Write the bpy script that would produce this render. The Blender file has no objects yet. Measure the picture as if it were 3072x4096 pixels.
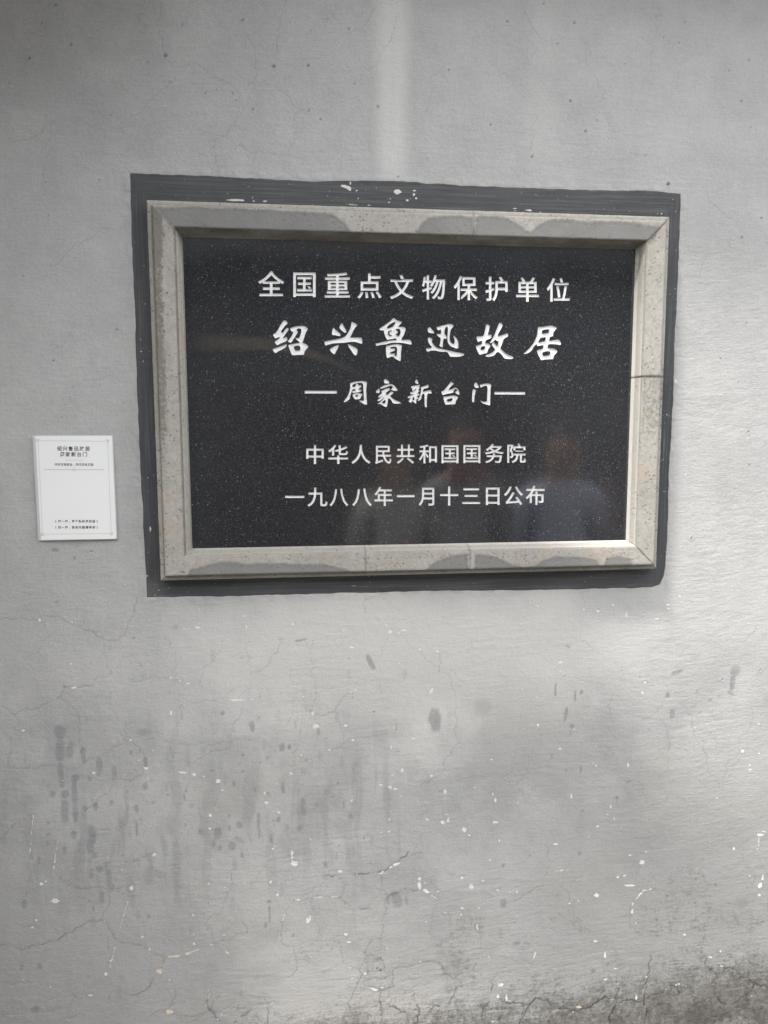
import bpy, bmesh, math, random, json
import numpy as np
from mathutils import Vector, Matrix

random.seed(7)
rng = np.random.default_rng(11)
SC = bpy.context.scene
COL = SC.collection
S, ZG = 0.85, 2.08          # plaque units -> metres, height of plaque centre above the ground (plaque units)

def W(x, y, z):
    return (S * x, S * y, S * (z + ZG))

# ------------------------------------------------------------------ camera
CAM = np.array([-0.291, -1.8905, -0.1094]); YAW, PITCH, ROLL, FPX = 0.1072, -0.1049, -0.0029, 2800.0
_cy, _sy, _cp, _sp = math.cos(YAW), math.sin(YAW), math.cos(PITCH), math.sin(PITCH)
FWD = np.array([_sy * _cp, _cy * _cp, _sp]); _r = np.array([_cy, -_sy, 0.0]); _u = np.cross(_r, FWD)
RIGHT = math.cos(ROLL) * _r + math.sin(ROLL) * _u; UP = -math.sin(ROLL) * _r + math.cos(ROLL) * _u
cd = bpy.data.cameras.new('camera'); cam = bpy.data.objects.new('camera', cd); COL.objects.link(cam)
cam.matrix_world = Matrix(((RIGHT[0], UP[0], -FWD[0], S * CAM[0]), (RIGHT[1], UP[1], -FWD[1], S * CAM[1]),
                           (RIGHT[2], UP[2], -FWD[2], S * (CAM[2] + ZG)), (0, 0, 0, 1)))
cd.sensor_fit = 'VERTICAL'; cd.sensor_height = 36.0; cd.lens = FPX / 4096 * 36.0
cd.clip_start = 0.05; cd.clip_end = 500
SC.camera = cam

# ------------------------------------------------------------------ light
SUN_TO = Vector((-1.65, -1.0, 3.05)).normalized()
EL = math.asin(SUN_TO.z); AZ = math.atan2(SUN_TO.x, SUN_TO.y)
world = bpy.data.worlds.new('World'); SC.world = world; world.use_nodes = True
wn = world.node_tree; wn.nodes.clear()
sky = wn.nodes.new('ShaderNodeTexSky'); sky.sky_type = 'NISHITA'; sky.sun_disc = False
sky.sun_elevation = EL; sky.sun_rotation = AZ; sky.dust_density = 3.0; sky.air_density = 1.0
mixw = wn.nodes.new('ShaderNodeMix'); mixw.data_type = 'RGBA'; mixw.inputs[0].default_value = 0.8   # thin cloud veil
mixw.inputs[7].default_value = (6.6, 6.6, 6.55, 1)
bg = wn.nodes.new('ShaderNodeBackground'); bg.inputs[1].default_value = 0.15
wo = wn.nodes.new('ShaderNodeOutputWorld')
wn.links.new(sky.outputs[0], mixw.inputs[6]); wn.links.new(mixw.outputs[2], bg.inputs[0]); wn.links.new(bg.outputs[0], wo.inputs[0])
sd = bpy.data.lights.new('sun', 'SUN'); sd.energy = 1.35; sd.angle = math.radians(6.0); sd.color = (1.0, 0.97, 0.925)
sun = bpy.data.objects.new('sun', sd); COL.objects.link(sun)
sun.rotation_euler = (-SUN_TO).to_track_quat('-Z', 'Y').to_euler(); sun.location = (-3, -3, 9)
SC.view_settings.view_transform = 'Standard'; SC.view_settings.look = 'None'
SC.view_settings.exposure = 1.90; SC.view_settings.gamma = 1.0; SC.view_settings.use_curve_mapping = False
SC.render.engine = 'CYCLES'; SC.cycles.max_bounces = 6; SC.cycles.diffuse_bounces = 4
SC.cycles.use_denoising = True

# ------------------------------------------------------------------ helpers
def at(px, py, d=0.0):
    """measured sheet position -> point (x, z) on the plane d in front of the wall"""
    v = FWD * FPX + RIGHT * (px - 1536) - UP * (py - 2048)
    t = (-d - CAM[1]) / v[1]
    return (CAM[0] + t * v[0], CAM[2] + t * v[2])

def sheet(k, x, y, d=0.0):
    ox, oy, s = SHEET[k]
    return at(ox + x * s, oy + y * s, d)

def tag(o, label=None, cat=None, group=None, kind=None):
    if label: o['label'] = label
    if cat: o['category'] = cat
    if group: o['group'] = group
    if kind: o['kind'] = kind
    return o

def empty(name, loc=(0, 0, 0)):
    o = bpy.data.objects.new(name, None); COL.objects.link(o); o.location = loc; o.empty_display_size = .1
    return o

def link(name, me, mat=None, parent=None, smooth=False):
    o = bpy.data.objects.new(name, me); COL.objects.link(o)
    if mat is not None:
        for m in (mat if isinstance(mat, (list, tuple)) else [mat]): me.materials.append(m)
    if parent is not None:
        o.parent = parent
        o.matrix_parent_inverse = Matrix.Translation(parent.matrix_basis.translation).inverted()
        pp = parent.parent
        if pp is not None: o.matrix_parent_inverse = (Matrix.Translation(parent_world(parent))).inverted()
    if smooth:
        me.polygons.foreach_set('use_smooth', np.ones(len(me.polygons), bool))
    return o

def parent_world(p):
    v = Vector((0, 0, 0))
    m = Matrix.Identity(4)
    chain = []
    while p is not None: chain.append(p); p = p.parent
    for q in reversed(chain): m = m @ (q.matrix_parent_inverse if q.parent else Matrix.Identity(4)) @ q.matrix_basis
    return m.translation

def mesh(name, V, F, mat=None, parent=None, smooth=False, world_units=False):
    me = bpy.data.meshes.new(name)
    if not world_units: V = [W(*v) for v in V]
    me.from_pydata([tuple(v) for v in V], [], F); me.update()
    return link(name, me, mat, parent, smooth)

def grid_mesh(name, P, mat, parent=None, attrs=None, flip=False, smooth=True):
    """P: (ny, nx, 3) array in plaque units"""
    ny, nx = P.shape[:2]
    me = bpy.data.meshes.new(name)
    me.vertices.add(nx * ny)
    Q = P.reshape(-1, 3).copy(); Q[:, 2] += ZG; Q *= S
    me.vertices.foreach_set('co', Q.astype(np.float32).ravel())
    idx = np.arange(nx * ny).reshape(ny, nx)
    q = np.stack([idx[:-1, :-1], idx[:-1, 1:], idx[1:, 1:], idx[1:, :-1]], -1).reshape(-1, 4)
    if flip: q = q[:, ::-1]
    me.loops.add(q.size); me.loops.foreach_set('vertex_index', q.astype(np.int32).ravel())
    me.polygons.add(len(q)); me.polygons.foreach_set('loop_start', np.arange(0, q.size, 4, dtype=np.int32))
    me.update(calc_edges=True)
    for k, a in (attrs or {}).items():
        at_ = me.attributes.new(k, 'FLOAT', 'POINT'); at_.data.foreach_set('value', np.asarray(a, np.float32).ravel())
    return link(name, me, mat, parent, smooth)

def box(V, F, x0, x1, y0, y1, z0, z1):
    n = len(V)
    V += [(x0, y0, z0), (x1, y0, z0), (x1, y1, z0), (x0, y1, z0), (x0, y0, z1), (x1, y0, z1), (x1, y1, z1), (x0, y1, z1)]
    F += [tuple(n + i for i in f) for f in ((0, 3, 2, 1), (4, 5, 6, 7), (0, 1, 5, 4), (1, 2, 6, 5), (2, 3, 7, 6), (3, 0, 4, 7))]

# value noise on arbitrary coordinates
def vnoise(x, z, seed):
    r = np.random.default_rng(seed); T = r.random((256, 256)).astype(np.float32)
    xi = np.floor(x).astype(np.int64); zi = np.floor(z).astype(np.int64)
    fx = (x - xi).astype(np.float32); fz = (z - zi).astype(np.float32)
    fx = fx * fx * (3 - 2 * fx); fz = fz * fz * (3 - 2 * fz)
    a = T[zi & 255, xi & 255]; b = T[zi & 255, (xi + 1) & 255]; c = T[(zi + 1) & 255, xi & 255]; d = T[(zi + 1) & 255, (xi + 1) & 255]
    return (a * (1 - fx) + b * fx) * (1 - fz) + (c * (1 - fx) + d * fx) * fz
def fbm(x, z, sx, sz, seed, o=4, g=.5):
    s = 0; a = 1; t = 0
    for i in range(o):
        s = s + a * vnoise(x / sx * 2 ** i + 37.3 * i, z / sz * 2 ** i + 11.7 * i, seed + i); t += a; a *= g
    return s / t
def sstep(a, b, x):
    t = np.clip((x - a) / (b - a), 0, 1); return t * t * (3 - 2 * t)

def sdf_poly(pts, X, Z):
    """signed distance, positive inside"""
    P = np.asarray(pts, float); n = len(P); D = np.full(X.shape, 1e9); inside = np.zeros(X.shape, bool)
    for i in range(n):
        x0, z0 = P[i]; x1, z1 = P[(i + 1) % n]
        ex, ez = x1 - x0, z1 - z0; L = ex * ex + ez * ez + 1e-18
        t = np.clip(((X - x0) * ex + (Z - z0) * ez) / L, 0, 1)
        D = np.minimum(D, (X - x0 - t * ex) ** 2 + (Z - z0 - t * ez) ** 2)
        if abs(ez) > 1e-15:
            c = ((z0 > Z) != (z1 > Z)) & (X < ex * (Z - z0) / ez + x0); inside ^= c
    D = np.sqrt(D); return np.where(inside, D, -D)

def window(xs, zs, cx, cz, r):
    i0, i1 = np.searchsorted(xs, [cx - r, cx + r]); j0, j1 = np.searchsorted(zs, [cz - r, cz + r])
    return slice(max(i0 - 1, 0), i1 + 1), slice(max(j0 - 1, 0), j1 + 1)

def jitter_line(pts, amp, n=3):
    P = [np.array(p, float) for p in pts]
    for k in range(n):
        Q = [P[0]]
        for a, b in zip(P[:-1], P[1:]):
            L = np.linalg.norm(b - a)
            if L > .008:
                nrm = np.array([-(b - a)[1], (b - a)[0]]) / L
                Q.append((a + b) / 2 + nrm * rng.normal(0, amp) * L)
            Q.append(b)
        P = Q
    return P

def parse(s):
    out = []
    for tok in s.split():
        w = tok.endswith(',w'); v = [float(t) for t in tok.replace(',w', '').split(',')]
        out.append((v, w))
    return out

# ------------------------------------------------------------------ node helper
class NT:
    def __init__(s, name, rough=.8, spec=.5):
        s.m = bpy.data.materials.new(name); s.m.use_nodes = True; s.t = s.m.node_tree; s.t.nodes.clear()
        s.out = s.t.nodes.new('ShaderNodeOutputMaterial'); s.b = s.t.nodes.new('ShaderNodeBsdfPrincipled')
        s.t.links.new(s.b.outputs[0], s.out.inputs[0]); s.b.inputs['Roughness'].default_value = rough
        s.b.inputs['Specular IOR Level'].default_value = spec
        s.pos = s.t.nodes.new('ShaderNodeNewGeometry').outputs['Position']
    def L(s, a, b): s.t.links.new(a, b)
    def v(s, node, k, x):
        if hasattr(x, 'is_linked') or isinstance(x, bpy.types.NodeSocket): s.L(x, node.inputs[k])
        else: node.inputs[k].default_value = x
    def attr(s, n):
        a = s.t.nodes.new('ShaderNodeAttribute'); a.attribute_name = n; return a.outputs['Fac']
    def math(s, op, a, b=0.0, c=None, clamp=False):
        n = s.t.nodes.new('ShaderNodeMath'); n.operation = op; n.use_clamp = clamp; s.v(n, 0, a); s.v(n, 1, b)
        if c is not None: s.v(n, 2, c)
        return n.outputs[0]
    def vmul(s, vec, sc):
        n = s.t.nodes.new('ShaderNodeVectorMath'); n.operation = 'MULTIPLY'; s.L(vec, n.inputs[0]); n.inputs[1].default_value = sc; return n.outputs[0]
    def vadd(s, a, b):
        n = s.t.nodes.new('ShaderNodeVectorMath'); n.operation = 'ADD'; s.L(a, n.inputs[0]); s.L(b, n.inputs[1]); return n.outputs[0]
    def noise(s, vec=None, scale=5, detail=3, rough=.5, out='Fac', dist=0.0):
        n = s.t.nodes.new('ShaderNodeTexNoise'); s.L(vec or s.pos, n.inputs['Vector'])
        n.inputs['Scale'].default_value = scale; n.inputs['Detail'].default_value = detail; n.inputs['Roughness'].default_value = rough
        n.inputs['Distortion'].default_value = dist
        return n.outputs[out]
    def voro(s, vec=None, scale=5, feature='F1', out='Distance', rnd=1.0):
        n = s.t.nodes.new('ShaderNodeTexVoronoi'); n.feature = feature; s.L(vec or s.pos, n.inputs['Vector'])
        n.inputs['Scale'].default_value = scale; n.inputs['Randomness'].default_value = rnd
        return n.outputs[out]
    def rng(s, x, a, b, c=0.0, d=1.0, smooth=False):
        n = s.t.nodes.new('ShaderNodeMapRange'); n.interpolation_type = 'SMOOTHSTEP' if smooth else 'LINEAR'
        s.v(n, 0, x); n.inputs[1].default_value = a; n.inputs[2].default_value = b; n.inputs[3].default_value = c; n.inputs[4].default_value = d
        return n.outputs[0]
    def mix(s, f, a, b, mode='MIX'):
        n = s.t.nodes.new('ShaderNodeMix'); n.data_type = 'RGBA'; n.blend_type = mode; s.v(n, 0, f)
        for k, x in ((6, a), (7, b)):
            if isinstance(x, bpy.types.NodeSocket): s.L(x, n.inputs[k])
            else: n.inputs[k].default_value = (*x, 1) if len(x) == 3 else x
        return n.outputs[2]
    def bump(s, h, strength=.5, dist=.001, prev=None):
        n = s.t.nodes.new('ShaderNodeBump'); n.inputs['Strength'].default_value = strength; n.inputs['Distance'].default_value = dist
        s.L(h, n.inputs['Height'])
        if prev is not None: s.L(prev, n.inputs['Normal'])
        return n.outputs[0]
    def done(s, color, normal=None, rough=None):
        s.v(s.b, 'Base Color', color if isinstance(color, bpy.types.NodeSocket) else (*color, 1))
        if normal is not None: s.L(normal, s.b.inputs['Normal'])
        if rough is not None: s.v(s.b, 'Roughness', rough)
        return s.m

# ------------------------------------------------------------------ measured features
# Each sheet is a patch of the wall measured in its own grid: origin and step.
SHEET = {'A': (0, 0, .9258), 'B': (1536, 0, .9258), 'C': (0, 2350, .6028), 'D': (1000, 2350, .6028),
         'E': (2000, 2350, .6462), 'F': (0, 3200, .6028), 'G': (1000, 3200, .6028), 'H': (2000, 3200, .6462),
         'I': (0, 600, .814), 'J': (2500, 700, .8137), 'P': (480, 640, .7233), 'Q': (1600, 640, .7233),
         'R': (480, 1500, .7233), 'S': (1600, 1500, .7233)}
CRACKS = {
'A': [".5 690,0 680,100 698,180 705,220 740,270 750,290 790,290 825,262 870,290 910,320 950,345 990,360 1030,385 1033,440 1028,520 1015,545 970,590 930,605 915,640 930,690 943,745",
 ".5 790,290 760,330 720,375 670,410 640,440 600,495 565,495 560,540 480,555",
 ".6 1235,0 1215,60 1205,140 1195,210 1190,260 1175,300 1160,345 1110,355 1065,380", ".3 1190,250 1250,280 1300,318",
 ".5 1659,205 1635,270 1615,290 1580,298", ".4 1480,545 1478,640 1475,735", ".3 1575,420 1568,520",
 ".3 475,700 490,760 500,810", ".3 850,665 910,655"],
'B': [".6 60,60 35,150 20,185 0,205", ".35 235,310 205,400 170,500 170,560 190,590 180,670 185,750", ".3 620,205 615,280",
 ".4 575,300 570,350 615,385 635,440 635,560 650,590 625,650",
 ".5 855,160 880,200 875,270 910,320 925,370 945,390 940,460 965,510 990,560 1008,655", ".2 580,160 680,185 780,160",
 ".2 1425,40 1500,100", ".25 1430,330 1415,440 1490,470 1560,520"],
'C': [".6 900,55 895,150 870,200 835,280 820,320 790,345 700,345 640,320 570,285 500,250 430,215 340,195 310,185 260,215 0,210",
 ".4 540,250 570,190", ".35 690,350 690,410 720,480 720,550 705,595 655,590",
 ".6 655,580 620,640 540,660 430,665 410,700 405,730 330,750 270,790 150,810 100,860 50,800 0,790",
 ".35 370,290 310,330 270,400 220,440 165,470 200,520 225,600 250,670 270,700",
 ".6 405,740 480,790 515,840 530,900 520,960 540,1060 560,1170 640,1130 720,1090 780,1050 850,1010",
 ".6 735,690 725,750 760,830 790,890 830,920 840,980 870,1020 920,1060 960,1110 970,1190 930,1250 850,1285 745,1270 735,1340 725,1380 640,1430 560,1480",
 ".4 830,920 900,880 990,830 1080,815 1135,825", ".3 990,770 990,830 985,880", ".35 530,905 640,890 760,865",
 ".5 1120,345 1140,400 1165,430 1160,480 1175,515 1140,595 1000,590 850,605", ".45 1480,340 1470,400 1430,480 1350,540 1335,590 1340,660",
 ".45 1225,775 1190,800 1190,880 1150,950 1140,1020 1135,1100 1128,1170",
 ".5 870,1025 960,1020 1060,1010 1150,1030 1280,1050 1400,1040 1520,1030 1659,1020", ".4 1605,615 1560,670 1510,730 1350,750 1230,770",
 ".55 1600,800 1570,880 1540,960 1525,1060 1440,1085 1330,1130 1240,1175 1255,1240 1250,1300 1225,1360 1220,1420 1190,1440",
 ".5 70,990 75,1080 50,1140 70,1190 160,1200 280,1180 430,1195 540,1185", ".4 160,950 250,1000 340,1015"],
'D': [".6 205,360 180,430 130,500 60,560 0,580", ".5 415,350 410,460 405,590 440,650 435,740 415,790 405,830",
 ".6 670,700 600,760 570,790 560,820 490,850 400,850 330,860", ".35 565,830 600,900 620,1000", ".6 340,910 335,1000 320,1050 280,1105",
 ".35 580,580 690,600 820,615 920,640 980,610", ".35 870,640 875,760 900,810", ".5 535,1080 620,1030 720,995 830,985 920,970 965,960 960,870",
 ".55 1250,440 1255,560 1330,600 1360,700 1370,770 1360,840 1375,900 1360,960 1390,1030 1340,1080 1290,1150 1240,1260 1150,1300 1080,1330",
 ".35 1390,1035 1500,1040 1659,1030", ".4 1110,1150 1100,1250", ".3 1475,340 1440,420", ".3 800,1100 720,1140 700,1180 710,1310",
 ".4 765,165 750,120 765,80 820,62 880,75 940,105"],
'E': [".3 1150,10 1080,30", ".35 860,180 960,190 1060,205 1180,205 1300,180 1560,180 1620,185", ".35 750,480 750,570 880,590 1020,590 1050,640 1130,620 1200,590",
 ".4 1060,640 1000,735 950,790 840,805 720,795 660,740 700,660", ".5 970,765 1000,830 1040,880 1055,960 1035,1040 1040,1130 975,1200",
 ".6 1500,1010 1440,1060 1400,1110 1395,1165 1330,1195 1230,1195", ".5 1595,240 1530,300 1500,340", ".4 1320,440 1430,485 1560,440 1659,460",
 ".3 1430,850 1415,950 1420,1050", ".25 380,580 560,590 720,580", ".3 130,790 120,870 100,940"],
'F': [".75 0,960 80,965 150,990 280,960 390,930 430,890 500,850 560,820 600,800 670,795 740,880 760,920 860,945 920,960 990,990 1050,1030 1095,1050 1080,1090 1030,1160 1000,1220 950,1270 870,1295",
 ".55 670,790 690,740 725,680 720,600 650,575 500,580", ".5 725,600 800,590 850,560 960,510", ".4 0,800 100,815 180,840 270,850",
 ".45 0,320 60,360 140,410 200,470 215,490 180,560 160,640", ".5 560,80 640,30 660,0", ".4 540,240 520,340 515,430 480,490 430,590",
 ".45 640,210 750,210 800,180 880,150 940,120", ".7 810,415 880,415 950,380 1040,350", ".5 720,900 715,1000 730,1040 705,1100 710,1150",
 ".4 590,1250 640,1215 700,1200", ".4 300,1340 380,1300 560,1290", ".6 1530,480 1530,590 1500,640 1480,710 1410,765 1370,820", ".4 1530,595 1659,580",
 ".6 1385,830 1405,900 1400,960 1520,930 1640,885 1605,810", ".6 1130,1190 1160,1260 1140,1340 1110,1390 1030,1410 965,1460",
 ".95 1385,1260 1390,1395 1420,1410 1450,1460 1490,1486", ".6 1390,1395 1290,1435 1230,1430 1150,1420", ".95 1555,1470 1610,1430 1659,1395", ".6 1395,1390 1410,1340 1460,1290",
 ".6 0,265 60,200 110,150 170,130", ".5 405,1460 480,1440 560,1430"],
'G': [".95 1050,345 1030,380 980,410 930,440 885,475 820,490 740,490 640,515 540,505 480,515",
 ".6 875,480 875,560 890,600 885,700 890,760 885,860 875,940 865,1010 880,1080 890,1130", ".95 910,645 960,620 1030,595 1110,600",
 ".7 170,620 200,640 260,665 320,660 400,645 520,640 600,645 640,700 690,735 740,725 790,710", ".6 690,735 690,800 700,850", ".5 620,530 615,600 600,645",
 ".6 260,680 240,750 210,800 205,880 210,950 290,975 350,950 420,930 540,920 590,900 640,885", ".6 410,650 430,740 440,820 460,880 485,915",
 ".6 295,985 300,1040 315,1090 310,1130 245,1185", ".6 560,930 600,960 605,1020 625,1080 560,1110 480,1145",
 ".6 625,1080 680,1110 725,1130 750,1080 760,1000 800,930 870,920", ".8 725,1130 730,1190 700,1250 680,1300 665,1400",
 ".75 730,1220 790,1235 840,1260 890,1260 945,1230 950,1180 950,1120 1030,1110 1120,1090 1130,1070 1250,1075 1275,1100 1320,1160 1340,1185 1400,1150 1480,1125 1500,1080",
 "1. 1370,1240 1350,1300 1290,1360 1200,1385 1120,1395 1050,1395 960,1370 870,1370 865,1300", ".9 865,1370 870,1486", "1. 1090,1280 1110,1370 1120,1400 1110,1480",
 "1. 0,1395 50,1360 110,1360 150,1345 165,1340", "1. 110,1360 120,1486", ".7 1625,1165 1600,1210 1605,1270", ".5 1485,1130 1540,1190 1600,1200",
 ".5 1235,700 1215,750 1200,850 1210,920", ".5 1240,735 1330,745 1380,700", ".5 1320,750 1330,850 1345,910", ".5 1450,720 1470,800 1500,860 1530,930 1530,1000",
 ".5 1165,400 1165,470 1140,520", ".5 1200,540 1235,590 1250,610", ".9 1560,1486 1550,1380 1590,1330", ".4 180,365 100,440 40,520"],
'H': [".6 270,280 300,310 305,380 280,470 265,530 200,560 130,610 85,630", "1. 0,1240 60,1265 150,1270 180,1275 220,1230 300,1250 320,1300",
 "1. 320,1305 440,1300 540,1290 590,1260 650,1215 715,1230 800,1240 890,1240 960,1200 1060,1145 1110,1190 1165,1210",
 "1. 720,1090 735,1150 715,1230 700,1310 680,1387", ".95 930,960 925,1060 905,1130 890,1240 885,1387", ".85 180,1275 150,1340 120,1387", ".85 320,1300 310,1387",
 ".7 220,1080 225,1130 240,1170", ".6 380,1130 340,1200", ".95 1240,930 1260,975 1270,1030 1300,1050 1350,1025 1440,1045 1500,990",
 "1. 1440,1050 1500,1100 1580,1130 1659,1165", ".9 1575,1130 1520,1210 1440,1260", ".95 1300,1050 1340,1090 1325,1180 1350,1230 1400,1260",
 ".6 1325,1180 1270,1240 1210,1260 1210,1340", ".5 1000,1260 1040,1310 1120,1300", ".95 1320,1387 1400,1320 1500,1290", ".5 870,410 840,480 835,510",
 ".4 945,548 1040,570 1200,600", ".5 820,620 815,720 810,800", ".5 1260,340 1245,440 1270,500 1285,560", ".4 1205,600 1210,700 1220,790",
 ".4 1260,340 1340,315 1440,300", ".6 1500,340 1510,410 1560,460 1580,480 1560,550 1520,600", ".4 380,500 430,580 450,650 460,740",
 ".4 600,375 720,380 850,390", ".6 640,1055 720,1080", ".4 1250,930 1150,935", ".4 1270,830 1240,920", ".6 0,975 60,970 150,985 200,1020"],
'I': [".45 620,370 540,385 480,410 420,440 390,465 330,500 310,530 200,570", ".3 355,700 350,800 340,900 310,960 260,975", ".4 640,1150 560,1110 460,1130 370,1165 340,1250 320,1250",
 ".35 555,110 570,160 560,180", ".3 10,830 50,770 80,745"],
'J': [".35 690,810 620,880", ".3 430,1940 380,2000 300,2030", ".3 560,1300 620,1500 630,1700"],
}
# chips: x,y,w,h[,angle[,w]] (w = warm plaster)
CHIPS = {
'C': "310,175,12,12 265,212,16,22 528,177,10,8 480,228,18,12 478,505,14,12 495,663,36,14 630,430,6,6 998,440,14,8 1222,473,8,10 1312,262,40,16 1250,298,12,8 1225,270,12,8 1135,598,10,10 1195,620,16,6 1250,632,28,6 1235,648,24,6 1578,742,104,13,-4 1638,260,10,28 1322,142,8,10 1225,776,12,8 1137,830,22,26 160,947,22,14 135,867,10,12 490,777,10,8 870,1010,14,18 210,1195,12,8 622,1230,16,14 967,1198,28,20 832,1238,14,7 850,1285,8,5 1270,1153,22,8 1212,1225,52,14,8 1290,1237,24,18 1230,1245,14,7 1355,1252,12,7 1450,1280,32,26 1475,1340,12,12 1638,1322,10,10 1360,365,6,8 418,1278,6,8 107,412,8,6 167,470,6,6 1625,526,7,6",
'D': "285,241,26,12 327,312,10,6 593,260,8,6 625,284,14,10 838,175,16,6 865,193,14,6 880,218,20,8 908,244,28,9 932,288,28,30 990,300,18,12 1020,282,34,12 1003,145,5,12 1305,87,12,5 1243,210,14,6 1243,270,10,7 680,394,34,12 1128,408,20,10 1250,420,22,16 1460,609,10,8 992,498,6,14 858,540,12,6 668,690,14,12 358,720,16,6 10,738,22,9 420,829,26,24 438,917,40,30 637,914,26,12 332,857,14,10 1204,688,16,38,30 1092,1002,30,14 685,1011,24,10 530,1075,16,12 343,1113,14,14 272,1231,24,18 179,1297,10,10 98,1360,11,18 112,1421,26,16 205,1448,10,9 192,1487,16,10 1012,1212,22,24 1208,1248,20,12 1290,1257,12,7 870,1307,22,12 933,1324,34,24 972,1334,36,11 1052,1315,16,9 945,1242,10,7 1297,1353,20,32 1493,1328,8,8 1613,1370,10,16 1630,1410,16,24 1333,1468,8,9 1116,1416,12,8 678,1408,10,22 1605,1143,9,8 1502,550,8,5 922,973,10,6 940,1060,8,24 425,1170,5,30 997,1384,7,8 1478,965,6,6",
'E': "192,88,12,8 275,78,12,8 236,114,10,7 211,131,10,6 155,166,12,6 607,143,22,16 704,105,17,14 521,136,12,5 454,193,8,5 783,168,10,26,15 973,190,36,8 1043,130,18,7 1110,48,18,8 1320,190,10,6 1620,184,14,6 1594,242,10,10 1560,270,10,10 1538,222,14,7 138,224,22,8 672,328,10,6 90,311,8,6 375,460,34,18 376,516,10,12 402,548,5,12 137,627,14,16 230,676,34,6 883,647,16,22 898,585,24,10,-20 1074,492,6,8 239,856,12,24 462,877,12,8 1208,864,6,10 1501,1008,18,26,20 1548,1125,20,10 1323,1059,14,7 1546,1097,12,10 270,1107,16,8 590,1147,10,6 377,998,26,6 441,1292,18,26 687,1355,11,26 114,1337,8,24 1343,1302,10,12 794,1095,12,34 1605,1026,8,14 577,1090,8,14 785,902,8,6 1380,572,18,8 1610,516,14,8 1605,842,16,8",
'F': "1395,100,18,20 1395,187,24,14 1026,362,24,18 1333,400,8,6 811,415,8,5 872,583,28,28 276,556,26,20 306,538,14,16 367,668,48,32 1382,552,14,18 1492,578,6,6 1301,632,10,7 1625,550,10,7 1283,762,9,18 244,794,12,16 946,906,20,16 1287,890,8,14 1289,952,14,20 1545,795,36,7 1404,958,20,10 1510,1012,34,14,35,w 1160,1035,90,13,-6,w 1255,1012,76,10,-18,w 1305,995,50,7,-18,w 1060,1132,34,34,20,w 995,983,14,18 708,1150,24,22 1128,1192,12,12 336,1237,14,12 602,1294,32,14,0,w 1130,1400,36,34,0,w 1385,1260,10,14 1470,1415,6,30 218,140,3,160,5 203,320,3,120,5 830,740,4,250,16 750,1035,4,150,14 365,400,3,240,8",
'G': "112,12,24,14 205,39,10,9 193,76,15,12 20,75,6,6 400,259,16,8 168,300,11,11 155,321,14,14 277,328,14,10 281,350,20,24 281,378,16,15 295,414,52,34 598,470,24,18 709,495,10,9 675,3,14,10 1116,6,14,7 1333,60,8,7 1308,98,24,10 1278,147,28,26 1316,133,24,28 1178,127,18,10 1422,196,24,30 1456,233,18,9 1357,157,8,8 1630,149,46,14 1653,266,10,26 1593,397,20,12 970,425,46,16,-15 935,445,30,10,-40 880,487,60,7 870,216,22,7 920,211,16,7 1407,513,12,24 1470,572,36,34 1545,533,18,10 1125,565,26,60 1125,520,20,22 1165,600,50,18,25 1215,640,60,7,35 1166,549,18,8 1245,606,22,8 1643,598,14,14 1305,745,44,6 1408,717,26,12 1522,717,24,6 1403,760,10,8 1509,842,14,34 388,787,34,44 180,625,22,16 320,660,36,10 655,940,24,18 635,887,26,16 222,540,5,5 140,540,18,16 765,1150,16,20 660,1110,24,10,0,w 680,1182,20,16,0,w 815,1250,60,14,15 1040,1247,12,8 1022,1113,14,6 1655,1227,12,30 1645,1300,20,22 1245,1385,8,8 1610,1470,24,10 1590,1040,20,10 1550,1027,8,6 350,1450,14,12 930,75,10,12 927,130,8,20 970,272,8,8 1045,241,10,14 1243,445,8,8 450,642,80,5 560,641,60,5 225,770,6,70,20 880,1240,30,5",
'H': "15,146,26,8 606,162,32,8,-8 667,87,14,10 708,118,8,20 754,157,14,8 750,172,10,7 1193,105,9,8 1302,256,9,7 1448,300,14,20 1608,214,54,20 1603,252,7,50 1592,303,10,5 345,271,28,11 830,290,8,8 807,341,14,9 880,383,36,24 904,320,12,6 913,402,10,5 390,434,84,8,-5 1548,467,9,9 1627,478,13,44 1610,526,22,32 1604,588,22,16 731,475,18,16 770,468,18,12 800,528,68,12 598,588,27,20 488,625,12,8 463,610,8,8 870,580,34,10,-35 850,602,34,9,-50 910,556,60,8,-10 823,640,8,34,10 820,690,12,28 845,762,10,10 1140,830,18,12 1300,970,26,14,0,w 1362,933,10,12 1372,1025,24,10,0,w 710,1040,26,10,0,w 650,965,12,40 908,1095,10,16 936,1135,8,8 1106,1137,12,8 592,873,24,16,0,w 215,960,8,60,20,w 10,1140,16,30 40,1225,12,40 60,1245,40,7,20 843,1220,11,32 485,1282,34,14,0,w 65,568,12,10 110,570,24,6,-10 655,1110,24,10 1625,195,70,4,-4 1600,835,60,4,40,w",
'J': "328,1786,8,8 250,1015,8,22 298,1468,8,6", 'I': "66,1391,12,4 447,1978,6,6", 'R': "30,1157,8,5", 'S': "1483,1268,16,12 1098,1301,18,14 1020,1300,14,7 760,1272,20,7 725,1253,14,9 1483,1290,22,5 260,1248,8,5 1580,547,12,8 1612,903,10,8",
}
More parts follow.
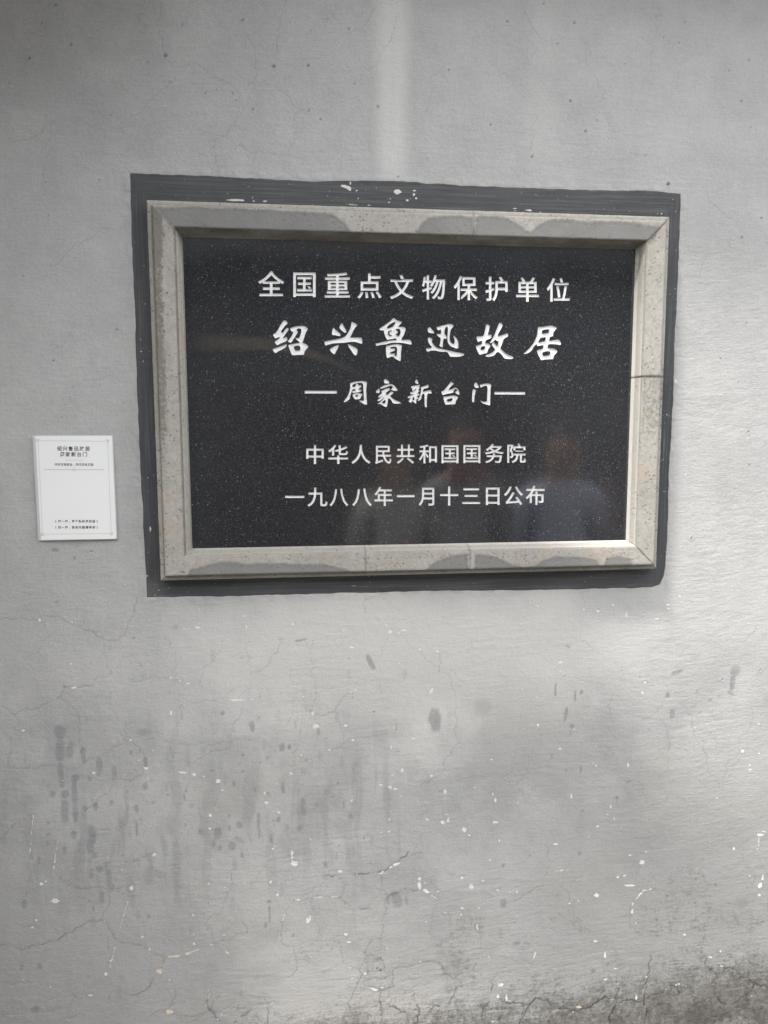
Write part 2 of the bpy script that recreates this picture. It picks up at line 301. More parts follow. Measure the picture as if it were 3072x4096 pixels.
# stains: x,y,w,h[,angle[,strength]]
STAINS = {
'C': "398,960,80,100 398,1080,60,180 405,1230,40,200 410,1310,40,50 430,1370,60,60 430,1450,50,90 468,1040,40,50 460,1090,50,90 552,1115,40,110 658,1180,40,110 655,1240,30,30 758,1220,36,90 595,1270,26,44 497,1265,58,52 497,1370,40,230 350,1368,34,44 968,1160,28,80 962,1322,34,52 842,1355,22,26 1113,1377,22,22 740,1430,26,40 635,1450,34,60 565,1460,30,40 900,1465,26,44 1013,1428,16,20 960,960,110,60,0,.6 1478,834,26,30 375,95,20,22 428,655,22,22 1610,1110,24,24 1590,1170,18,18 1612,1215,18,22 1552,1300,22,40 1410,1214,34,20 870,1095,14,28 895,1205,14,10 1237,1350,18,16 1655,905,12,30 1425,970,20,24,0,.6 1125,695,18,18,0,.6 885,335,20,24",
'D': "800,495,34,110,25 1228,880,80,160,5 15,925,36,80 62,864,18,24 212,1058,44,60 260,1058,22,36 117,1130,20,22 68,1160,22,18 373,1145,26,24 220,1325,22,90 348,1430,34,90 358,1485,44,60 580,1298,16,16 547,1385,22,18 620,1440,18,60 505,1000,18,12 455,955,18,50 683,1208,14,18 980,1088,34,12 1545,800,110,120,20,.45 120,1365,22,30 400,820,16,30 360,1385,12,16 445,1440,20,28 30,1340,18,30 360,1220,50,60,0,.5 680,730,12,20 205,345,30,16 335,350,90,16,8",
'E': "345,632,14,80 466,670,12,70 408,790,22,90,-8 448,860,22,26 436,905,10,34 505,650,26,30 1100,523,80,26,15 1458,515,62,60 1440,590,34,90 1430,655,50,20,-30 1065,785,30,60 1037,668,22,40,20 1220,650,20,26,0,.6 1303,695,28,28,0,.7 1200,738,34,22,0,.6 1240,774,12,14 420,365,34,16,-20 322,1046,14,34 500,1125,14,50 800,1200,34,16 865,550,20,14 258,920,10,20 410,1137,14,10 508,1385,20,16 620,990,12,12 1332,938,14,18,0,.6 725,1310,14,30",
'F': "430,80,50,160 500,80,34,160 490,230,36,60 320,150,22,26 320,228,24,24 315,290,24,40 430,328,28,56 208,365,22,52 258,400,22,50 395,342,14,18 608,230,60,140 600,310,50,100 625,370,36,50 605,490,32,80 660,460,50,60 705,430,30,50 722,520,40,150 740,580,40,60 675,650,30,90 592,670,22,28 163,688,34,70 402,516,18,26 1150,160,110,160,0,.5 1445,220,56,90 1420,290,30,60 1460,320,30,50 1540,300,50,60 1590,165,44,60,20 1523,188,22,40 1520,105,24,26 1590,260,80,36,-35,.7 908,60,24,60 905,190,20,110 1060,490,100,60,-30,.6 985,775,22,36 262,1100,28,50,20 145,1110,22,50 235,1385,60,50 740,20,22,40 635,50,26,50 1605,365,16,40 620,720,16,40 815,620,16,14 815,365,16,20 308,985,10,20 1127,932,18,14 725,1305,16,36 1230,165,14,30 1330,210,30,40",
'G': "58,130,28,110 62,220,16,70 140,255,28,70 345,30,30,80 358,75,46,26 330,184,44,42 445,30,26,32 670,108,36,50,15 622,35,16,50 190,125,30,40 245,180,26,50 975,655,64,110,20 1037,668,24,60,10 915,670,24,60,15 590,302,14,18 855,1050,34,30 126,672,28,26 130,760,20,120 105,830,24,50 285,898,20,26 500,425,18,50 1127,240,12,22 780,232,12,20 800,420,20,20 755,250,10,30 1270,1010,60,50,0,.5 545,985,20,20 1103,315,18,12 1340,490,60,30,0,.4",
'H': "492,328,22,26 1055,800,14,36,10 1555,760,22,200,0,.6 1495,640,70,60,0,.6 574,1060,20,30,0,1.3 572,1112,18,16,0,1.3 1365,1075,60,30,-20,1.8 1278,1152,60,32,-15,1.8 1152,1090,50,22,-10 105,890,50,26 170,890,44,12,-15 20,640,36,60 20,405,24,26 350,597,12,12 185,345,12,16 930,200,8,10 842,198,12,10 1357,447,6,16",
'A': "620,143,8,8 640,270,12,8", 'I': "270,1965,40,20 365,2005,14,18 577,882,14,14",
'Q': "900,240,10,40,0,.7 930,232,12,40,0,.7 960,240,12,46,0,.7 1000,232,12,50,0,.6 850,240,30,40,0,.4",
}
# pits: x,y,r
PITS = {
'A': "712,28,4 954,100,5 1047,86,9 1043,97,4 1250,98,5 1507,124,8 1345,131,4 124,250,9 105,143,6 1330,283,11 1530,360,8 1092,470,8 1333,478,8 1174,393,4 1020,432,5 1015,640,5 1632,460,8 1385,515,7 885,400,7 475,498,7 240,20,7 305,190,10 427,778,5 327,675,4 195,787,4 1182,285,12 38,357,8 12,287,5 640,270,4 865,43,4 1567,56,4 523,665,4 552,673,3 935,387,4 1005,403,6 180,98,6 785,108,6 712,240,14 1418,80,4",
'B': "690,15,7 533,92,9 823,98,7 1276,183,7 1248,202,4 897,227,4 1042,272,4 1492,304,6 1545,436,8 1578,257,6 1300,96,5 460,538,9 188,683,6 280,303,7 871,565,8 775,410,3 805,436,8 1586,548,4 1392,460,4 920,517,4 1228,797,12 640,675,10 1130,672,6 750,188,6 60,765,8 35,4,6 1210,157,3",
'I': "222,157,5 240,323,5 85,748,4 300,1312,5 262,1035,10 112,620,8 447,1972,7 577,880,6 120,222,4 70,290,5 485,147,5 372,30,4 4,1182,4",
'J': "597,725,4 328,1785,7 672,212,10 573,308,7 315,1230,4 558,1020,7 470,900,4 212,47,12 605,1262,6 610,1425,6",
'D': "463,515,6 657,467,5 1605,697,5 822,825,12", 'F': "1383,683,7 378,136,6 862,95,5 362,667,6", 'G': "845,1115,12 865,1130,14 645,920,6 388,780,8 1510,840,8",
'H': "90,760,6 85,348,4 1357,447,5 62,1067,5 1555,1120,6", 'E': "57,962,6 1610,510,8 1378,566,8 720,1300,8 650,1050,5 400,548,6",
}
BAND_CHIPS = {
'P': "1250,148,60,24,18 1268,158,34,22,30 1308,170,16,12 1275,128,12,22 1535,177,46,30 1628,170,24,12 1625,192,16,20 1637,212,22,14 1588,223,20,12 1487,235,18,10 1496,215,16,9 1480,218,9,9 1497,200,14,6 1317,212,10,12 1313,225,7,12 1435,187,8,6 936,133,14,9 958,132,14,6 708,146,30,6,8 1160,158,7,7 640,223,110,16,3 800,228,34,12 1290,247,90,9,3 740,228,20,10 1374,250,26,8 1417,153,10,10 125,781,6,12 138,797,8,12 128,930,5,8 120,1060,14,10",
'Q': "79,170,26,11 83,186,18,9 75,198,10,8 40,224,20,16 60,213,10,6 127,250,8,6 5,177,12,12 635,268,34,10 635,281,20,8 710,279,54,12,6 672,187,14,5 835,190,8,6 1347,193,14,7 1167,230,5,18 1268,285,8,11 1128,271,9,5 1185,267,16,5 1385,287,6,9 1445,298,14,14 1505,759,24,5,-10 1470,1063,18,5 1477,1112,6,8 1152,301,6,6",
'R': "168,850,12,34 190,760,4,14 190,800,4,14 155,540,12,6 150,1110,10,16 215,1190,14,10 1300,1166,80,5,2 1360,1172,70,5,2 140,1155,12,8 195,1215,16,8 178,1080,8,8",
'S': "1495,75,6,16 1475,218,6,18 1485,225,5,14 1450,470,24,6,-40 1465,645,38,5 1446,1003,8,9 1470,440,4,24 1141,1101,12,6 1058,1147,9,6 756,1167,10,5 1460,1130,7,34,15 1450,1155,12,14 1490,1060,5,12 1468,200,4,14 1480,620,4,10",
}
# damp patches on the stone frame (grey, scalloped)
DAMP_STONE = [('P', "175,255 250,268 330,258 420,253 500,268 600,268 680,270 800,275 900,283 1000,285 1100,292 1170,300 1210,325 1250,360 1275,395 1280,420 320,420 230,300 180,340"),
 ('Q', "95,395 120,350 160,320 240,308 330,308 400,320 410,405 410,430 90,430"), ('Q', "415,330 440,308 560,310 640,345 690,385 720,400 735,385 790,345 850,325 950,330 1050,345 1100,340 1250,345 1330,350 1360,362 1440,372 1400,440 1380,460 1000,460 415,440"),
 ('P', "-40,268 10,300"),
 ('R', "360,1125 390,1078 480,1052 560,1035 700,1042 850,1040 1000,1045 1130,1045 1230,1068 1280,1088 1300,1125"),
 ('S', "100,1110 200,1030 280,1002 370,987 385,1110"), ('S', "405,1110 415,992 480,995 540,1010 600,1042 680,1064 740,1057 800,1022 860,1002 1000,1007 1090,1022 1102,1058 1000,1095 700,1110"),
 ('S', "1128,1060 1140,1012 1200,1000 1270,1012 1290,1042 1240,1090 1140,1090")]
# brush-written characters, cut outlines
BRUSH = {
'绍': (1080, 1260, 180, ["540,190 580,195 630,245 655,295 635,330 560,385 490,480 430,570 408,625 425,650 490,640 540,560 600,485 650,468 685,490 688,540 650,590 590,670 530,770 470,850 520,845 560,815 590,792 630,840 648,900 630,940 560,985 400,1040 280,1110 245,1100 165,995 250,930 340,870 378,820 330,815 260,835 205,865 150,800 103,735 130,700 200,670 290,560 380,390 450,270 500,205",
 "90,1275 130,1240 260,1200 450,1130 580,1078 618,1075 620,1130 600,1170 450,1270 290,1345 220,1405 170,1380 115,1320",
 "735,500 780,470 900,430 1020,405 1150,398 1270,405 1340,440 1400,510 1380,550 1330,620 1290,740 1240,900 1195,1010 1210,1025 1300,1055 1380,1110 1410,1150 1410,1190 1330,1270 1270,1350 1255,1465 1100,1470 970,1470 900,1485 820,1475 780,1410 730,1280 690,1170 675,1110 720,1090 860,1060 1020,1035 1100,1020 1100,1000 1000,930 915,835 960,840 1050,850 1100,800 1130,710 1155,620 1160,560 1140,510 1090,487 1030,495 970,540 1010,590 1025,640 990,700 920,800 860,900 800,1000 765,1022 710,1005 650,970 680,935 740,860 800,770 840,690 860,600 810,615 770,570",
 "875,1170 940,1130 1040,1118 1100,1140 1122,1200 1120,1290 1030,1305 930,1315 890,1240"]),
'兴': (1280, 1260, 180, ["495,450 520,470 580,550 700,640 765,715 760,750 735,778 650,765 560,740 465,740 440,690 450,610 465,520",
 "815,290 850,360 900,450 950,540 973,600 960,640 920,655 860,610 760,530 720,480 722,420 760,340",
 "1155,265 1190,258 1240,275 1330,320 1372,380 1350,410 1290,470 1230,570 1170,700 1125,800 1125,825 1300,825 1525,818 1550,920 1565,1010 1550,1062 1480,1045 1380,1005 1260,985 1130,985 990,1010 820,1025 600,1035 420,1060 290,1095 195,1128 175,1060 160,990 200,970 400,925 600,890 760,860 880,820 970,750 1030,660 1080,570 1130,460 1150,360",
 "685,1098 697,1120 670,1190 620,1290 570,1390 545,1438 510,1440 450,1400 390,1330 360,1270 380,1240 500,1170 600,1120",
 "1015,1085 1060,1078 1140,1110 1240,1170 1340,1220 1382,1270 1380,1370 1360,1450 1320,1492 1270,1475 1200,1390 1130,1270 1060,1170"]),
'鲁': (1490, 1260, 180, ["760,115 810,112 870,185 960,205 1060,240 1080,260 1040,320 940,430 1100,430 1180,455 1235,515 1215,560 1190,640 1150,750 1090,840 1060,905 1200,915 1380,905 1430,970 1452,1040 1440,1085 1390,1090 1250,1055 1100,1030 950,1015 800,1015 650,1035 500,1075 350,1095 250,1110 170,1145 125,1100 105,1045 200,1035 350,995 500,960 650,940 800,920 900,915 870,865 820,850 740,885 650,885 580,912 530,900 490,830 450,720 420,600 410,560 320,565 250,548 270,500 350,440 480,350 600,270 690,200",
 "830,240 855,275 820,350 740,430 650,470 525,495 530,450 600,370 700,300", "720,565 720,590 620,600 630,680 650,740 715,725 715,750 650,775 600,770 580,700 572,620 600,575",
 "850,550 870,515 940,498 1000,515 1035,570 1035,650 1010,730 940,812 915,745 850,730 855,700 940,660 930,600 900,570",
 "500,1145 540,1130 640,1120 750,1085 870,1068 980,1080 1090,1110 1075,1180 1058,1300 1050,1450 1045,1600 1030,1702 960,1680 860,1620 750,1520 640,1550 565,1590 530,1560 505,1450 495,1300",
 "645,1225 650,1195 740,1165 850,1162 905,1200 910,1330 895,1510 825,1505 820,1420 635,1415 640,1385 720,1345 825,1310 825,1230 760,1228"]),
'迅': (1690, 1270, 180, ["255,345 300,370 360,450 440,545 420,582 350,578 260,568 205,530 190,460 205,390",
 "215,735 260,730 350,770 365,810 340,880 370,950 430,1030 500,1090 560,1125 700,1155 850,1185 1000,1215 1120,1245 1250,1275 1400,1295 1500,1325 1535,1355 1530,1390 1470,1405 1400,1435 1250,1455 1120,1445 1020,1445 980,1370 930,1290 860,1255 700,1262 600,1245 490,1215 400,1213 280,1225 190,1260 140,1210 115,1145 230,1135 320,1120 350,1090 300,1030 240,950 205,860 195,790",
 "515,375 560,345 680,305 820,265 940,235 1040,235 1110,260 1150,310 1120,350 1070,400 1030,480 1010,600 1000,750 1010,850 1050,920 1110,970 1160,975 1190,920 1185,830 1160,750 1125,675 1160,665 1230,730 1290,830 1320,930 1325,1040 1310,1140 1240,1135 1130,1100 1020,1040 950,950 920,850 915,740 925,600 940,450 935,360 910,335 860,350 825,410 812,500 810,605 850,640 890,700 888,790 840,780 785,765 765,830 750,950 745,1095 700,1095 620,1045 645,960 665,850 670,740 600,710 540,650 520,605 600,603 685,600 685,500 680,430 590,472 550,440"]),
'故': (1890, 1270, 180, ["500,265 540,250 590,265 645,320 625,380 595,500 560,630 620,635 680,630 700,650 695,745 640,780 560,805 500,830 480,870 460,945 540,950 610,975 665,1040 640,1090 580,1170 555,1250 540,1305 420,1330 330,1355 265,1370 220,1320 170,1210 130,1100 125,1050 180,1020 330,990 350,920 355,855 280,860 205,908 170,850 148,720 165,690 280,700 390,680 420,640 450,520 475,400",
 "310,1090 370,1055 440,1045 470,1080 450,1150 400,1190 320,1200 300,1150",
 "1015,185 1070,210 1110,270 1080,350 1020,470 950,590 915,690 1040,665 1160,620 1300,570 1310,620 1310,700 1230,735 1150,790 1120,860 1080,990 1020,1130 1080,1200 1180,1290 1300,1370 1430,1420 1500,1460 1505,1500 1460,1525 1350,1530 1230,1520 1160,1490 1100,1400 1020,1310 930,1260 860,1310 800,1400 700,1435 560,1450 485,1430 475,1400 560,1360 660,1330 760,1265 840,1170 780,1100 720,1030 710,990 735,920 790,905 830,970 920,1060 945,970 965,860 930,868 880,850 845,800 800,850 740,905 690,940 630,935 660,890 730,790 800,660 860,500 930,340 970,220"]),
'居': (2080, 1280, 180, ["670,255 720,250 830,255 960,230 1100,205 1190,207 1290,240 1358,290 1330,340 1270,390 1220,480 1220,590 1190,602 1110,610 1085,680 1075,770 1200,745 1340,725 1410,710 1470,760 1510,850 1505,910 1470,920 1370,895 1240,885 1080,885 1030,920 1005,1030 1100,1035 1200,1040 1310,1080 1380,1150 1340,1210 1240,1320 1225,1440 1100,1442 950,1448 860,1465 785,1485 740,1410 680,1300 630,1180 615,1130 700,1090 840,1060 860,980 870,925 760,940 690,948 655,970 630,930 605,880 520,960 470,1030 440,1110 360,1180 260,1235 190,1252 130,1240 200,1180 320,1070 440,940 530,800 600,650 640,510 650,380",
 "800,400 850,365 960,345 1060,340 1085,370 1060,450 1020,485 900,490 800,505", "760,650 850,635 950,628 940,720 915,785 800,805 665,825 700,740",
 "815,1220 850,1180 960,1145 1070,1145 1125,1180 1115,1250 1070,1300 960,1315 850,1322 825,1270"]),
'周': (1365, 1510, 120, ["500,295 560,290 700,250 850,215 1050,195 1220,195 1370,225 1425,290 1405,400 1385,600 1380,800 1395,1050 1415,1300 1440,1495 1340,1500 1200,1440 1060,1350 965,1262 1060,1270 1160,1280 1255,1280 1255,1100 1235,800 1220,600 1215,400 1180,315 1080,285 950,290 780,325 640,390 610,440 612,525 700,515 790,490 800,380 840,335 920,340 955,400 965,455 1050,410 1100,450 1110,520 1050,560 970,600 970,670 1060,670 1120,690 1120,740 1060,790 900,815 760,840 650,860 612,820 610,740 700,730 790,715 795,665 740,640 630,640 590,720 540,880 480,1050 488,1165 400,1240 290,1320 190,1370 130,1350 180,1270 290,1130 400,940 470,740 500,560 495,400",
 "625,930 700,905 820,865 940,850 1080,870 1165,930 1130,1010 1080,1100 1030,1195 920,1190 790,1215 710,1150 650,1050", "775,1020 800,975 860,955 920,955 940,1000 900,1045 800,1075"]),
'家': (1495, 1510, 120, ["630,60 700,110 780,150 840,220 860,300 850,335 740,330 640,325 590,300 560,230 570,130", "320,605 325,720 345,820 290,855 210,855 140,830 120,780 180,690 260,630",
 "365,560 450,500 600,430 750,385 900,360 1000,370 1080,400 1180,490 1260,600 1320,690 1270,735 1150,730 1030,705 920,665 1000,620 1050,570 1060,510 1020,460 960,445 850,470 700,525 560,570 450,605 380,630",
 "420,740 500,710 600,650 720,600 830,575 890,600 900,680 840,710 740,780 660,850 700,930 740,980 800,920 880,830 950,765 1030,780 1090,840 1060,890 980,950 900,1010 960,1080 1060,1170 1180,1240 1320,1300 1440,1350 1510,1400 1470,1440 1350,1450 1180,1440 1060,1420 1020,1340 970,1250 890,1170 800,1130 785,1250 770,1400 740,1560 710,1640 620,1610 500,1545 370,1455 290,1470 190,1455 260,1420 380,1340 480,1240 570,1130 600,1080 500,1150 420,1220 360,1280 280,1305 180,1285 240,1220 360,1140 460,1050 520,950 470,1000 420,1070 340,1100 250,1100 240,1065 320,980 400,910 450,860",
 "650,1220 660,1300 640,1370 620,1435 520,1430 440,1410 500,1330 580,1260"]),
'新': (1620, 1510, 120, ["645,100 690,150 715,220 740,300 720,355 660,350 580,300 548,230 590,140",
 "330,500 400,475 550,450 680,415 780,400 825,420 825,465 770,510 830,575 780,620 720,690 760,705 800,720 800,775 740,810 670,880 760,880 820,950 760,990 640,1020 700,1070 745,1140 720,1190 630,1190 625,1300 620,1450 540,1410 400,1300 360,1340 320,1395 260,1370 195,1305 240,1230 330,1100 260,1120 200,1150 160,1110 135,1060 220,1025 350,975 480,925 510,905 430,910 345,935 300,880 280,825 400,790 500,750 590,700 620,580 560,650 500,710 440,748 405,720 410,650 440,570 370,605 345,560",
 "440,1080 510,1072 515,1180 505,1270 415,1250 420,1170",
 "880,540 930,515 1050,480 1170,430 1275,380 1315,460 1315,520 1240,570 1120,600 1040,625 1000,700 980,780 1100,760 1250,715 1390,690 1430,700 1460,780 1490,880 1400,885 1255,875 1225,1000 1215,1200 1200,1400 1215,1640 1120,1645 1095,1580 1080,1350 1080,1100 1080,920 1050,890 970,910 930,980 910,1060 915,1130 880,1200 800,1265 700,1310 730,1220 800,1080 850,930 885,780 885,650"]),
'台': (1750, 1510, 120, ["745,225 800,250 915,350 880,385 800,430 700,530 600,680 700,670 800,640 900,580 990,550 1060,575 1130,640 1180,750 1220,890 1200,945 1150,950 1070,900 985,845 960,790 1020,770 1080,750 1085,700 1050,640 990,635 930,670 885,740 880,830 780,860 620,885 450,920 290,970 240,900 205,780 280,750 360,710 450,600 560,470 660,340",
 "305,1070 380,1040 500,1040 640,1020 780,990 950,985 1060,1020 1145,1090 1110,1160 1040,1250 1010,1350 985,1480 800,1480 600,1485 435,1495 390,1380 350,1230", "520,1240 570,1180 660,1170 800,1120 830,1170 825,1240 780,1300 680,1325 530,1325"]),
'门': (1870, 1510, 120, ["455,245 520,320 580,400 615,490 610,570 500,570 410,540 370,450 380,350", "315,635 390,640 475,700 460,770 420,890 390,1050 380,1200 365,1365 260,1360 250,1200 255,1000 275,800 290,700",
 "695,405 730,388 810,390 900,350 1050,330 1180,330 1280,370 1325,440 1285,520 1265,700 1270,900 1260,1100 1250,1300 1255,1545 1150,1520 1000,1475 860,1435 760,1370 690,1280 780,1300 900,1340 1000,1340 1070,1310 1085,1150 1095,900 1110,650 1100,530 1070,450 1000,445 880,480 800,525 735,550 700,510"]),
}
